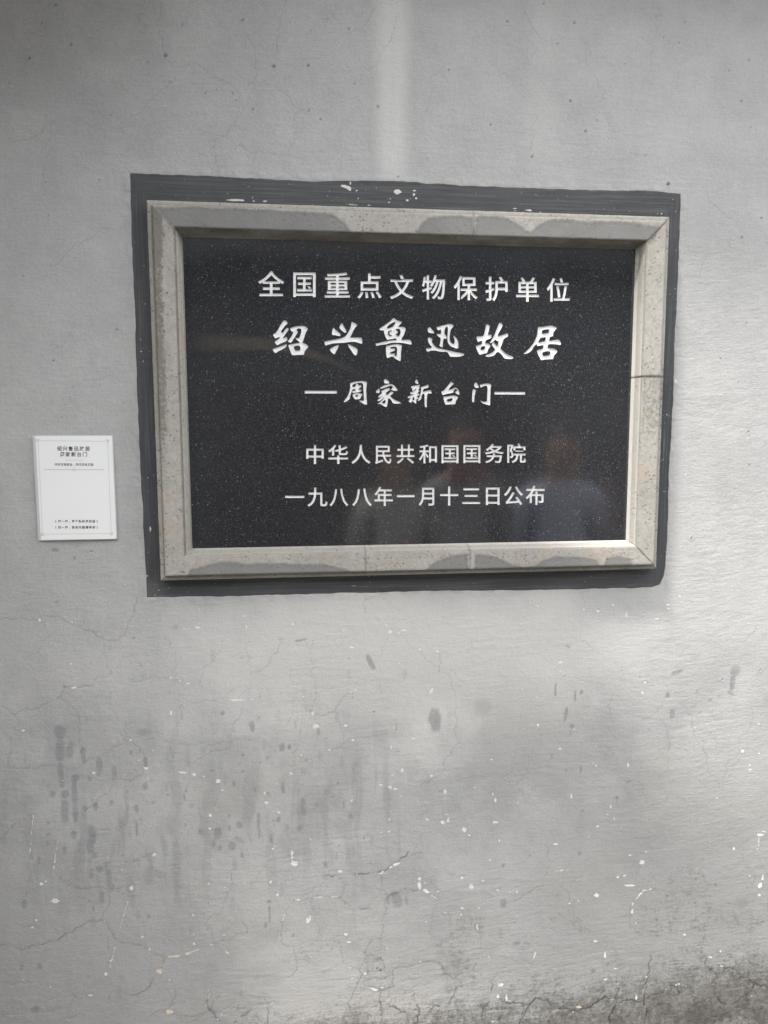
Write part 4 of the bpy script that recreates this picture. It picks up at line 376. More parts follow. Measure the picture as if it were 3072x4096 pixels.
# ------------------------------------------------------------------ materials
def mat_wall():
    n = NT('wall_plaster', .95, .08)
    st = n.vmul(n.pos, (20.0, 1.0, 185.0)); warp = n.noise(scale=3, detail=2, out='Color')
    brush = n.noise(n.vadd(st, n.vmul(warp, (6, 6, 9))), 1.0, 6, .75)
    st2 = n.vmul(n.pos, (30.0, 1.0, 420.0)); brush2 = n.noise(n.vadd(st2, n.vmul(warp, (6, 6, 26))), 1.0, 3, .6)
    big = n.noise(scale=2.2, detail=4, rough=.6)
    vs = n.noise(n.vmul(n.pos, (14, 1, 1.1)), 1.0, 4, .6)
    fine = n.noise(scale=420, detail=2, rough=.6)
    mot = n.noise(scale=26, detail=5, rough=.65)
    c = n.mix(n.rng(big, .3, .7), (.385, .385, .378), (.452, .450, .440))
    c = n.mix(n.math('MULTIPLY', n.rng(vs, .45, .75), .55), c, (.47, .467, .455))
    c = n.mix(n.math('MULTIPLY', n.rng(mot, .5, .8), .35), c, (.335, .335, .33))
    m8 = n.noise(scale=7.5, detail=7, rough=.68)
    c = n.mix(n.rng(m8, .50, .68, 0, .55), c, (.325, .325, .318))
    c = n.mix(n.rng(m8, .47, .32, 0, .45), c, (.52, .518, .505))
    grain = n.noise(scale=170, detail=4, rough=.75)
    c = n.mix(n.rng(brush2, .3, .75, 0, .24), c, (.31, .31, .305))
    c = n.mix(n.rng(grain, .5, .72, 0, .30), c, (.29, .29, .285))
    c = n.mix(n.rng(grain, .48, .3, 0, .25), c, (.56, .56, .55))
    c = n.mix(n.rng(fine, .35, .7, .0, .14), c, (.55, .55, .54))
    c = n.mix(n.attr('wash'), c, (.57, .563, .538))  # wash: paler streaks, and the painted lit area below the plaque
    c = n.mix(n.attr('warm'), c, (.50, .46, .40))
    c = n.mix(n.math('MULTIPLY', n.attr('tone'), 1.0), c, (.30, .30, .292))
    stn = n.math('MULTIPLY', n.attr('stain'), n.rng(mot, .25, .7, .45, 1.0), clamp=False)
    c = n.mix(stn, c, n.mix(n.noise(scale=60, detail=4), (.195, .197, .20), (.27, .27, .27)))
    dp = n.attr('damp')
    dn = n.noise(scale=24, detail=9, rough=.78, dist=.4)
    dg = n.noise(scale=130, detail=5, rough=.75)
    dsum = n.math('ADD', dp, n.math('MULTIPLY', n.math('SUBTRACT', dn, .5), 1.5)); dsum = n.math('ADD', dsum, n.math('MULTIPLY', n.math('SUBTRACT', dg, .5), 1.3)); dsum = n.math('ADD', dsum, n.math('MULTIPLY', n.math('SUBTRACT', brush, .5), 1.0))
    d1 = n.rng(dsum, .36, .86, 0, 1)
    dcol = n.mix(n.rng(n.noise(scale=70, detail=7, rough=.8), .32, .66), (.075, .072, .064), (.33, .322, .30))
    dcol = n.mix(n.math('MULTIPLY', n.rng(dp, .45, 1.1), n.rng(n.noise(scale=11, detail=6, rough=.7), .38, .6, .0, .75)), dcol, (.075, .07, .061))
    c = n.mix(n.math('MULTIPLY', d1, n.rng(dp, 0, .35, .25, 1)), c, dcol)
    # hair cracks in the paint, map-like
    vw = n.vadd(n.pos, n.vmul(n.noise(scale=9, detail=4, out='Color'), (.10, .10, .10)))
    ve = n.voro(vw, 5.0, 'DISTANCE_TO_EDGE')
    cr2 = n.math('MULTIPLY', n.rng(ve, 0.001, .007, 1, 0), n.rng(n.noise(scale=3.1, detail=2), .47, .62, 0, .2))
    ca = n.attr('crack')
    c = n.mix(n.math('MAXIMUM', cr2, n.math('MULTIPLY', ca, .95)), c, n.mix(n.rng(dp, .1, .6), (.115, .11, .10), (.030, .026, .022)))
    cl = n.rng(n.attr('clight'), .25, .8, 0, .8)
    c = n.mix(cl, c, (.66, .62, .55))
    ch = n.attr('chip'); chw = n.attr('chipwarm')
    ch = n.math('ADD', ch, n.math('MULTIPLY', n.math('SUBTRACT', n.noise(scale=95, detail=3, rough=.6), .47), .006))
    chn = n.math('ADD', ch, n.math('MULTIPLY', n.math('SUBTRACT', n.noise(scale=190, detail=4, rough=.7), .46), .0038))
    cf = n.rng(chn, -.0002, .0004)
    ccol = n.mix(n.noise(scale=140, detail=4, rough=.7), (.56, .55, .52), (.80, .79, .76))
    ccol = n.mix(chw, ccol, (.66, .56, .46))
    c = n.mix(cf, c, ccol)
    c = n.mix(n.attr('pit'), c, (.05, .048, .045))
    msk = n.rng(n.noise(scale=2.4, detail=3), .3, .7, .35, 1)
    tl = n.t.nodes.new('ShaderNodeVectorRotate'); tl.rotation_type = 'Y_AXIS'; n.L(n.pos, tl.inputs['Vector']); tl.inputs['Angle'].default_value = .16
    brush3 = n.noise(n.vmul(tl.outputs[0], (16, 1, 150)), 1.0, 5, .7)
    lump = n.noise(scale=38, detail=6, rough=.7)
    h = n.math('ADD', n.math('MULTIPLY', n.math('MULTIPLY', brush, msk), .6), n.math('MULTIPLY', brush2, .3))
    h = n.math('ADD', h, n.math('MULTIPLY', n.math('MULTIPLY', brush3, n.math('SUBTRACT', 1.3, msk)), .6)); h = n.math('ADD', h, n.math('MULTIPLY', lump, 1.7)); h = n.math('ADD', h, n.math('MULTIPLY', grain, .55))
    h = n.math('ADD', h, n.math('MULTIPLY', fine, .10))
    h = n.math('ADD', h, n.math('MULTIPLY', mot, .25))
    h = n.math('SUBTRACT', h, n.math('MULTIPLY', cf, .35)); h = n.math('SUBTRACT', h, n.math('MULTIPLY', cr2, .5))
    return n.done(c, n.bump(h, .9, .0016))

def mat_band():
    n = NT('border_paint', .6, .4)
    fam = n.attr('vert')     # 1 on the upright strokes
    a = n.noise(n.vmul(n.pos, (5, 1, 260)), 1.0, 4, .6); b = n.noise(n.vmul(n.pos, (260, 1, 5)), 1.0, 4, .6)
    f = n.mix(fam, a, b)
    big = n.noise(scale=7, detail=4, rough=.6)
    c = n.mix(n.rng(big, .3, .7), (.044, .046, .049), (.066, .068, .071))
    c = n.mix(n.rng(f, .46, .72, 0, .8), c, (.112, .115, .118))
    c = n.mix(n.rng(n.noise(scale=24, detail=5, rough=.7), .55, .75, 0, .5), c, (.04, .041, .043))
    thin = n.math('MULTIPLY', n.rng(f, .66, .72, 0, 1), n.rng(n.noise(scale=11, detail=3), .48, .60))
    c = n.mix(n.math('MULTIPLY', thin, .75), c, (.30, .30, .295))
    c = n.mix(n.math('MULTIPLY', n.attr('tone'), .8), c, (.105, .103, .10))
    ch = n.math('ADD', n.attr('chip'), n.math('MULTIPLY', n.math('SUBTRACT', n.noise(scale=300, detail=3), .5), .002))
    c = n.mix(n.rng(ch, .0002, .0010), c, (.62, .61, .575))
    c = n.mix(n.rng(n.noise(scale=160, detail=2), .71, .76), c, (.35, .35, .34))
    h = n.math('SUBTRACT', n.math('MULTIPLY', f, 1.0), n.math('MULTIPLY', n.rng(ch, -.0002, .0004), .5))
    return n.done(c, n.bump(h, .7, .0012))

def mat_stone():
    n = NT('frame_stone', .85, .35)
    big = n.noise(scale=9, detail=5, rough=.65); mid = n.noise(scale=80, detail=6, rough=.8); fine = n.noise(scale=230, detail=4, rough=.8)
    info = n.t.nodes.new('ShaderNodeObjectInfo'); r = info.outputs['Random']
    c = n.mix(n.rng(big, .3, .7), (.315, .298, .265), (.40, .385, .35))
    c = n.mix(n.rng(mid, .42, .68, 0, .75), c, (.27, .252, .22))
    c = n.mix(n.rng(fine, .5, .68, 0, .6), c, (.50, .48, .43))
    c = n.mix(n.rng(n.noise(scale=14, detail=4, rough=.6), .58, .72, 0, .55), c, (.40, .31, .215))
    spot = n.voro(n.vadd(n.pos, n.vmul(n.noise(scale=200, out='Color'), (.003, .003, .003))), 120)
    sz = n.noise(scale=40, detail=2)
    sp = n.math('MULTIPLY', n.rng(spot, .16, .30, 1, 0), n.rng(sz, .46, .56))
    c = n.mix(n.math('MULTIPLY', sp, .75), c, (.17, .15, .13))
    dm = n.attr('damp')
    rim = n.math('ADD', dm, n.math('MULTIPLY', n.math('SUBTRACT', n.noise(scale=60, detail=7, rough=.85), .5), .013))
    f = n.rng(rim, -.003, .004, 0, 1)
    crust = n.rng(n.noise(scale=150, detail=6, rough=.8), .4, .65)
    gcol = n.mix(n.noise(scale=18, detail=4), (.175, .174, .166), (.245, .243, .234))
    gcol = n.mix(n.math('MULTIPLY', crust, n.rng(rim, .001, .012, 1, .2)), gcol, (.14, .132, .118))
    c = n.mix(n.math('MULTIPLY', f, .97), c, gcol)
    gr = n.attr('grime')
    gf = n.rng(n.math('ADD', gr, n.math('MULTIPLY', n.math('SUBTRACT', n.noise(scale=110, detail=7, rough=.8), .5), 2.0)), .45, .75)
    c = n.mix(n.math('MULTIPLY', gf, n.rng(gr, 0, .3)), c, (.20, .185, .16))
    c = n.mix(n.attr('lip_lit'), c, (.50, .48, .435))
    c = n.mix(n.attr('edge_shade'), c, (.062, .053, .043))
    h = n.math('ADD', n.math('MULTIPLY', mid, .6), n.math('MULTIPLY', fine, .45)); h = n.math('SUBTRACT', h, n.math('MULTIPLY', sp, .8))
    h = n.math('ADD', h, n.math('MULTIPLY', gf, n.math('MULTIPLY', fine, .8)))
    return n.done(c, n.bump(h, .75, .0016))

def mat_granite():
    n = NT('black_granite', .10, 1.0)
    w = n.vadd(n.pos, n.vmul(n.noise(scale=300, detail=2, out='Color'), (.004, .004, .004)))
    big = n.noise(scale=6, detail=4, rough=.6)
    c = n.mix(n.rng(n.noise(scale=330, detail=5, rough=.85), .35, .65), (.005, .0052, .006), (.032, .033, .037))
    c = n.mix(n.rng(big, .35, .7, 0, .5), c, (.024, .026, .031))
    for sc, th, col, sh, am in ((560, .72, (.085, .09, .10), (1, 1, 1.7), .8), (600, .72, (.08, .086, .098), (1.7, 1, 1), .8), (330, .90, (.16, .163, .165), (1, 1, 1.6), .8), (300, .965, (.30, .30, .285), (1.5, 1, 1), .9)):
        vec = n.vmul(w, sh)
        vo = n.t.nodes.new('ShaderNodeTexVoronoi'); n.L(vec, vo.inputs['Vector']); vo.inputs['Scale'].default_value = sc
        sep = n.t.nodes.new('ShaderNodeSeparateColor'); n.L(vo.outputs['Color'], sep.inputs[0])
        f = n.math('MULTIPLY', n.rng(sep.outputs[0], th, th + .01), n.rng(vo.outputs['Distance'], .22, .42, am, 0))
        c = n.mix(f, c, col)
    # reflection painted into the colour as a pale arc over the left half
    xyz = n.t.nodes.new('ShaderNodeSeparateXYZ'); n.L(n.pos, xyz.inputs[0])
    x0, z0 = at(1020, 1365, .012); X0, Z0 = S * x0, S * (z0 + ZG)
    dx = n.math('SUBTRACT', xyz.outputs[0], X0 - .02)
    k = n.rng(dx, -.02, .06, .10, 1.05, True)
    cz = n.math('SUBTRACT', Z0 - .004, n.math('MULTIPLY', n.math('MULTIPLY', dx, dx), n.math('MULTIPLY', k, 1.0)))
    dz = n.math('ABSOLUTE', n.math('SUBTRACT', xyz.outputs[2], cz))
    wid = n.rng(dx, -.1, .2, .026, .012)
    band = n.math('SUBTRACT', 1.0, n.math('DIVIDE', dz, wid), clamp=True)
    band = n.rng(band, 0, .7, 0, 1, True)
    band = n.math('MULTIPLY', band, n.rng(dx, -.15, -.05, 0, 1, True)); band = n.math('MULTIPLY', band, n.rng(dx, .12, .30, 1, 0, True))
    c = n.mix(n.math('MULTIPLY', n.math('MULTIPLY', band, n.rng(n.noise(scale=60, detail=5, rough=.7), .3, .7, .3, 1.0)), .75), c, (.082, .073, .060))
    dust = n.rng(n.noise(scale=5, detail=5, rough=.6), .4, .7, 0, .35)
    c = n.mix(dust, c, (.034, .034, .035))
    return n.done(c, None, n.rng(n.noise(scale=9, detail=4), .3, .7, .06, .13))

def mat_letter():
    n = NT('carved_white_paint', .7, .3)
    a = n.noise(scale=260, detail=4, rough=.75); b = n.noise(scale=110, detail=3)
    c = n.mix(n.rng(a, .3, .6), (.60, .60, .595), (.88, .875, .86)); c = n.mix(n.rng(b, .55, .75, 0, .35), c, (.55, .55, .55))
    return n.done(c, n.bump(a, .8, .0012))

def simple(name, col, rough=.6, spec=.4, var=.12, scale=20, bump=0.0):
    n = NT(name, rough, spec)
    f = n.noise(scale=scale, detail=4)
    c = n.mix(f, tuple(v * (1 - var) for v in col), tuple(min(1, v * (1 + var)) for v in col))
    return n.done(c, n.bump(f, bump, .002) if bump else None)

def mat_acrylic():
    n = NT('clear_acrylic', .06, .5); n.b.inputs['Transmission Weight'].default_value = 1.0; n.b.inputs['IOR'].default_value = 1.2
    return n.done((.93, .95, .93))
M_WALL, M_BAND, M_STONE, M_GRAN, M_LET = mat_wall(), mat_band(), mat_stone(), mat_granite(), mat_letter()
# ------------------------------------------------------------------ wall surface
HW, HH = 0.6, 0.3985      # granite panel half size
BX0, BX1, BZ0, BZ1 = -.727, .728, -.534, .553   # painted border
def stretch(a, b, step, lo, hi, g=1.22):
    c = list(np.arange(a, b + 1e-9, step)); d = step; v = c[0]; L = []
    while v > lo: d = min(d * g, .15); v -= d; L.append(v)
    R = []; d = step; v = c[-1]
    while v < hi: d = min(d * g, .15); v += d; R.append(v)
    return np.array(L[::-1] + c + R)
xs = stretch(-1.19, 1.17, .0033, -5.5, 6.0); zs = stretch(-2.0, 1.1, .0033, -2.09, 1.42)
zs = zs[zs > -2.085]; zs = np.concatenate([[-2.10], zs])
X, Z = np.meshgrid(xs, zs)

def in_ring(X, Z, g):
    return sstep(0, g, np.minimum(np.minimum(X - BX0, BX1 - X), np.minimum(Z - BZ0, BZ1 - Z)))

chip = np.full(X.shape, -.02); chipw = np.zeros(X.shape); stain = np.zeros(X.shape); crack = np.zeros(X.shape)
clight = np.zeros(X.shape); pit = np.zeros(X.shape); disp = np.zeros(X.shape)

def add_chips(table, xs, zs, X, Z, chip, chipw=None, d=0.0, disp=None):
    for k, s in table.items():
        for v, warm in parse(s):
            x, y, w, h = v[:4]; ang = math.radians(v[4]) if len(v) > 4 else 0
            thin = min(w, h) < 6
            m = 11 if max(w, h) > 16 else 6; pts = []
            w = max(w, 3.6) * 1.05; h = max(h, 3.6) * 1.05
            for i in range(m):
                t = 2 * math.pi * (i + .3 * rng.random()) / m
                r = (rng.uniform(.62, 1.3) if not thin else rng.uniform(.9, 1.05))
                a, b = w / 2 * math.cos(t) * r, h / 2 * math.sin(t) * r
                pts.append(sheet(k, x + a * math.cos(ang) - b * math.sin(ang), y + a * math.sin(ang) + b * math.cos(ang), d))
            P = np.array(pts); c = P.mean(0); R = np.abs(P - c).max() + .012
            i, j = window(xs, zs, c[0], c[1], R)
            if X[j, i].size == 0: continue
            sd = sdf_poly(P, X[j, i], Z[j, i])
            if chipw is not None and warm: chipw[j, i] = np.where(sd > chip[j, i], 1.0, chipw[j, i])
            chip[j, i] = np.maximum(chip[j, i], sd)
            if disp is not None: disp[j, i] += -.0009 * sstep(-.001, .0015, sd) + .0003 * sstep(.004, .001, np.abs(sd + .002))
add_chips(CHIPS, xs, zs, X, Z, chip, chipw, 0.0, disp)
# tiny scattered nicks, denser low down
_ck = [c for k, L in CRACKS.items() for s_ in L for c in [sheet(k, *map(float, q.split(','))) for q in s_.split()[1:]] if c[1] < -.55]
for q in range(120):
    if q % 3: _c = _ck[int(rng.integers(len(_ck)))]; cx, cz = _c[0] + rng.normal(0, .012), _c[1] + rng.normal(0, .010)
    else: cx = rng.uniform(-1.15, 1.12); cz = -1.95 + 2.5 * rng.random() ** 1.5
    if BX0 < cx < BX1 and BZ0 < cz < BZ1: continue
    a = rng.uniform(.0010, .0030); P = [(cx + a * rng.uniform(.6, 1.5) * math.cos(t), cz + a * rng.uniform(.5, 1) * math.sin(t)) for t in np.linspace(0, 6.28, 7)[:-1]]
    i, j = window(xs, zs, cx, cz, .01); chip[j, i] = np.maximum(chip[j, i], sdf_poly(P, X[j, i], Z[j, i]))

for k, s in STAINS.items():
    for v, _ in parse(s):
        x, y, w, h = v[:4]; ang = math.radians(v[4]) if len(v) > 4 else 0; st = v[5] if len(v) > 5 else 1.0
        c = np.array(sheet(k, x, y)); kk = (np.array(sheet(k, x + 10, y))[0] - c[0]) / 10
        a, b = w / 2 * kk, h / 2 * kk; R = max(a, b) * 1.5 + .01
        i, j = window(xs, zs, c[0], c[1], R)
        if X[j, i].size == 0: continue
        dx, dz = X[j, i] - c[0], Z[j, i] - c[1]; ca, sa = math.cos(-ang), math.sin(-ang)
        u = (dx * ca - dz * sa) / a; v2 = (dx * sa + dz * ca) / b
        e = 2.6 if b > 1.6 * a else 2.0
        qd = (np.abs(u) ** e + np.abs(v2) ** e) ** (1 / e)
        qd = qd + (fbm(X[j, i], Z[j, i], .012, .02, 5) - .5) * .55
        soft = .45 if st < .7 else .22
        val = st * .80 * sstep(1 + soft, 1 - soft, qd)
        stain[j, i] = np.maximum(stain[j, i], val)
# faint random dark spatter bottom left
for q in range(240):
    cx = rng.normal(-.62, .3); cz = rng.normal(-1.15, .28); a = rng.uniform(.002, .008); b = a * rng.uniform(1, 3.2)
    i, j = window(xs, zs, cx, cz, .035)
    if X[j, i].size == 0: continue
    qd = np.sqrt(((X[j, i] - cx) / a) ** 2 + ((Z[j, i] - cz) / b) ** 2)
    stain[j, i] = np.maximum(stain[j, i], rng.uniform(.15, .4) * sstep(1.2, .7, qd))

# weeping stains gathered under the lower left, run together by old water
reg = np.exp(-((X + .78) / .34) ** 2 - ((Z + 1.22) / .30) ** 2) + .8 * np.exp(-((X + .15) / .35) ** 2 - ((Z + 1.18) / .26) ** 2)
run = fbm(X + (fbm(X, Z, .1, .1, 500, 2) - .5) * .03, Z, .028, .22, 501, 5, .6)
stain = np.maximum(stain, .55 * sstep(.52, .74, run) * reg)
stain = np.maximum(stain, .35 * sstep(.50, .72, fbm(X, Z, .11, .15, 507, 5, .6)) * reg)
def add_crack(P, st, wd=.0021):
    jog = 0
    for a, b in zip(P[:-1], P[1:]):
        c = (a + b) / 2; R = np.linalg.norm(b - a) / 2 + .009
        i, j = window(xs, zs, c[0], c[1], R)
        Xw, Zw = X[j, i], Z[j, i]
        if Xw.size == 0: continue
        e = b - a; L = e @ e + 1e-12; t = np.clip(((Xw - a[0]) * e[0] + (Zw - a[1]) * e[1]) / L, 0, 1)
        D = np.hypot(Xw - a[0] - t * e[0], Zw - a[1] - t * e[1])
        sg = np.sign((Xw - a[0]) * e[1] - (Zw - a[1]) * e[0])
        jog = jog * .8 + rng.normal(0, .15); s2 = np.clip(st * (1 + jog), .1, 1.0)
        crack[j, i] = np.maximum(crack[j, i], s2 * sstep(wd * (1.0 + st), wd * .15, D))
        disp[j, i] += np.where(D < .0075, (.00022 * s2 * sg * (1 - D / .0075)), 0) - .0005 * s2 * sstep(.004, .0, D)
for k, L in CRACKS.items():
    for s in L:
        f = s.split(); st = float(f[0]); pts = [sheet(k, *map(float, q.split(','))) for q in f[1:]]
        add_crack(jitter_line(pts, .11, 4), st * (.66 if st < .7 else .8) * (.62 if k in 'ABIJ' else .86), .0016 if st < .85 else .0021)
        if st > .9:   # frayed companions around the wide ones
            for q in range(3):
                a = np.array(pts[int(rng.integers(len(pts)))]); an = rng.uniform(0, 6.28); P = [a]
                for w_ in range(5): an += rng.normal(0, .5); P.append(P[-1] + .012 * np.array([math.cos(an), math.sin(an)]))
                add_crack(jitter_line(P, .1, 2), .3, .0016)
# pale scuffed lines along a few cracks
cl_noise = fbm(X, Z, .03, .03, 77, 3)
clight = .75 * crack * sstep(.54, .66, cl_noise) * sstep(-.6, -1.0, Z)
crack = crack * (1 - .8 * sstep(.1, .5, clight))

for k, s in PITS.items():
    for v, _ in parse(s):
        x, y, r = v[:3]; c = sheet(k, x, y); kk = (sheet(k, x + 10, y)[0] - c[0]) / 10; r = r * kk * .8
        i, j = window(xs, zs, c[0], c[1], r * 3 + .004)
        if X[j, i].size == 0: continue
        D = np.hypot((X[j, i] - c[0]), (Z[j, i] - c[1]) * 1.15) + (fbm(X[j, i], Z[j, i], .005, .005, 9) - .5) * r * .8
        pit[j, i] = np.maximum(pit[j, i], .62 * sstep(r * 1.0 + .0003, r * .35, D))
        disp[j, i] += -.0022 * sstep(r * 1.2 + .001, 0, D) + .0007 * sstep(.0035, 0, np.abs(D - r * 1.5))
for q in range(700):       # grit under the paint
    cx, cz = rng.uniform(-1.18, 1.16), rng.uniform(-1.98, 1.09); i, j = window(xs, zs, cx, cz, .012)
    D = np.hypot(X[j, i] - cx, Z[j, i] - cz); r = rng.uniform(.0015, .0032)
    disp[j, i] += rng.choice([1, 1, -1]) * rng.uniform(.0002, .0006) * sstep(r, 0, D)

ring = in_ring(X, Z, .03)
disp += (fbm(X, Z, .42, .34, 21, 4) - .5) * .007 * (1 - .7 * ring)
wx = X + (fbm(X, Z, .3, .3, 31, 2) - .5) * .1; wz = Z + (fbm(X, Z, .35, .35, 33, 3) - .5) * .05
pm = sstep(.35, .65, fbm(X, Z, .22, .16, 41, 3))
disp += (fbm(wx, wz, .09, .0075, 51, 3, .7) - .5) * .0006 * (.3 + 1.2 * pm)
disp += (fbm(wx, wz, .03, .010, 61, 3, .7) - .5) * .0009 * (.2 + pm)
# lip of thick paint around the border
edge = np.maximum(np.maximum(BX0 - X, X - BX1), np.maximum(BZ0 - Z, Z - BZ1))
disp += .0016 * sstep(.022, .004, edge) * sstep(-.006, .002, edge) * sstep(.35, .6, fbm(X, Z, .02, .02, 71, 3))

zp = Z + (fbm(X, Z, .30, .22, 81, 4) - .5) * .35
damp = 1.08 * sstep(-1.58, -1.98, Z + .55 * (zp - Z) - .03 * X)
damp = np.maximum(damp, .42 * sstep(-1.15, -1.6, zp) * sstep(.42, .62, fbm(X, Z, .12, .12, 91, 4)))
damp = damp * (.35 + .65 * sstep(-.8, -.1, X))
# paler vertical streak above the plaque
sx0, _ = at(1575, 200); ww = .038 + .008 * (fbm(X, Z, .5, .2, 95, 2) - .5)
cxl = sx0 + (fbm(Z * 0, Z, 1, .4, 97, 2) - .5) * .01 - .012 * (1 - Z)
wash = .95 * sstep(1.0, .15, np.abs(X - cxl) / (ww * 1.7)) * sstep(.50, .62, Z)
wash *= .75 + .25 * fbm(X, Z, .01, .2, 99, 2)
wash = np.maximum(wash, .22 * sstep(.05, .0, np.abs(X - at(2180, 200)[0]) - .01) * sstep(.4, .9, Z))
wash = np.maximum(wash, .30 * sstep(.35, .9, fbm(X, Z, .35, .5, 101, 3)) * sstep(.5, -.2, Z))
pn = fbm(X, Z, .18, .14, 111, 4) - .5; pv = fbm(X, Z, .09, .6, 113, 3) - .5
patch = sstep(1.25, .35, np.sqrt(((X - .02) / .86) ** 2 + ((Z + .74) / .36) ** 2) + pn * .7 + pv * .35)  # lit area below the plaque, painted in as paler plaster
wash = np.maximum(wash, .85 * patch * (1 - .8 * sstep(.40, .60, X) * sstep(.80, .60, X) * sstep(-.70, -.60, Z)))  # patch thinned to keep the frame's shadow dark
warm = .28 * sstep(.5, .75, fbm(X, Z, .25, .18, 103, 4)) * sstep(-.6, -1.2, Z)
warm = np.maximum(warm, .5 * sstep(.09, 0, np.hypot(X - at(3060, 3720)[0], (Z - at(3060, 3720)[1]) * .6)))
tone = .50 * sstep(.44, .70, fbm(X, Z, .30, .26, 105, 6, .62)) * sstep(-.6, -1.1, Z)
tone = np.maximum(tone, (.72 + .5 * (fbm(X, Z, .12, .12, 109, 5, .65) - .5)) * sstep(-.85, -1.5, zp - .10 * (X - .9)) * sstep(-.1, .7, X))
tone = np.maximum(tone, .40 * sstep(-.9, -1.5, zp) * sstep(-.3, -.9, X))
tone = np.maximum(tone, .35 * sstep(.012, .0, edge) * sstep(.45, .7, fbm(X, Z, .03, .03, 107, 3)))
wall_y = -(disp + 0.0)
P = np.stack([X, wall_y, Z], -1)
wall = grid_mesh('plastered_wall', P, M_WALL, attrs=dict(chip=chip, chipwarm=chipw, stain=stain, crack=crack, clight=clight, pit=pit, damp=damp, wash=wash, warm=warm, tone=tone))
tag(wall, 'grey limewashed plaster wall with hairline cracks, white chips and damp stains, behind the plaque', 'wall')

# painted dark border: four mitred strips following the wall
from_x = lambda x, z: None
def wall_depth(x, z):
    i = np.clip(np.searchsorted(xs, x) - 1, 0, len(xs) - 2); j = np.clip(np.searchsorted(zs, z) - 1, 0, len(zs) - 2)
    fx = (x - xs[i]) / (xs[i + 1] - xs[i]); fz = (z - zs[j]) / (zs[j + 1] - zs[j])
    return (wall_y[j, i] * (1 - fx) + wall_y[j, i + 1] * fx) * (1 - fz) + (wall_y[j + 1, i] * (1 - fx) + wall_y[j + 1, i + 1] * fx) * fz
# outer edge of the paint, hand painted: measured corner points and wobble
OUT = {'t': [at(518, 690), at(900, 705), at(1240, 722), at(1560, 722), at(1900, 742), at(2300, 758), at(2600, 762), at(2723, 775)],
       'b': [at(587, 2390), at(900, 2386), at(1200, 2378), at(1700, 2365), at(2200, 2360), at(2560, 2352), at(2610, 2348), at(2640, 2338)],
       'l': [at(518, 690), at(527, 1000), at(541, 1300), at(548, 1560), at(562, 1900), at(575, 2150), at(587, 2390)],
       'r': [at(2723, 775), at(2712, 1100), at(2700, 1350), at(2690, 1650), at(2676, 1900), at(2672, 2150), at(2662, 2260), at(2655, 2305), at(2640, 2338)]}
NB = 13
def strip(side):
    pts = np.array(OUT[side]); hor = side in 'tb'
    key = pts[:, 0] if hor else pts[:, 1]; val = pts[:, 1] if hor else pts[:, 0]
    o = np.argsort(key); key, val = key[o], val[o]
    n = 560 if hor else 400
    ix = HW + .05; iz = HH + .05
    t = np.linspace(0, 1, n)
    c0 = key[0] + (key[-1] - key[0]) * t; v0 = np.interp(c0, key, val) + (fbm(c0, c0 * 0, .03, 1, 200 + ord(side), 4) - .5) * .004
    A = np.stack([c0, v0], 1) if hor else np.stack([v0, c0], 1)
    lo, hi = (-ix, ix) if hor else (-iz, iz); ci = lo + (hi - lo) * t
    fixed = {'t': iz, 'b': -iz, 'l': -ix, 'r': ix}[side]
    B = np.stack([ci, np.full(n, fixed)], 1) if hor else np.stack([np.full(n, fixed), ci], 1)
    w = np.linspace(0, 1, NB * 3)[:, None, None]
    G = A[None] * (1 - w) + B[None] * w
    return G[..., 0], G[..., 1]
border = empty('painted_border', W(0, 0, 0)); border.parent = wall
for side in 'tblr':
    GX, GZ = strip(side)
    bc = np.full(GX.shape, -.02)
    for k, s in BAND_CHIPS.items():
        for v, _ in parse(s):
            x, y, w_, h_ = v[:4]; ang = math.radians(v[4]) if len(v) > 4 else 0; pts = []; m = 12
            for i in range(m):
                tt = 2 * math.pi * (i + .3 * rng.random()) / m; r = rng.uniform(.7, 1.2)
                a, b = max(w_, 4) / 2 * math.cos(tt) * r, max(h_, 4) / 2 * math.sin(tt) * r
                pts.append(sheet(k, x + a * math.cos(ang) - b * math.sin(ang), y + a * math.sin(ang) + b * math.cos(ang)))
            Pp = np.array(pts); c = Pp.mean(0); R = np.abs(Pp - c).max() + .01
            msk = (np.abs(GX - c[0]) < R) & (np.abs(GZ - c[1]) < R)
            if msk.any(): bc[msk] = np.maximum(bc[msk], sdf_poly(Pp, GX[msk], GZ[msk]))
    tn = np.zeros(GX.shape); c0 = at(595, 2375); tn = np.maximum(tn, sstep(.06, .01, np.hypot(GX - c0[0], GZ - c0[1])))
    Y = wall_depth(GX, GZ) - .0014 + (fbm(GX, GZ, .02, .02, 300, 3) - .5) * .0004
    Y[0] += .0022
    gp = np.stack([GX, Y, GZ], -1)
    o = grid_mesh('border_strip', gp, M_BAND, wall, attrs=dict(chip=bc, vert=np.full(GX.shape, 1.0 if side in 'lr' else 0.0), tone=tn), flip=(side in 'bl') ^ (side == 'l') ^ True if False else (side in 'tr'))
bpy.data.objects.remove(border)
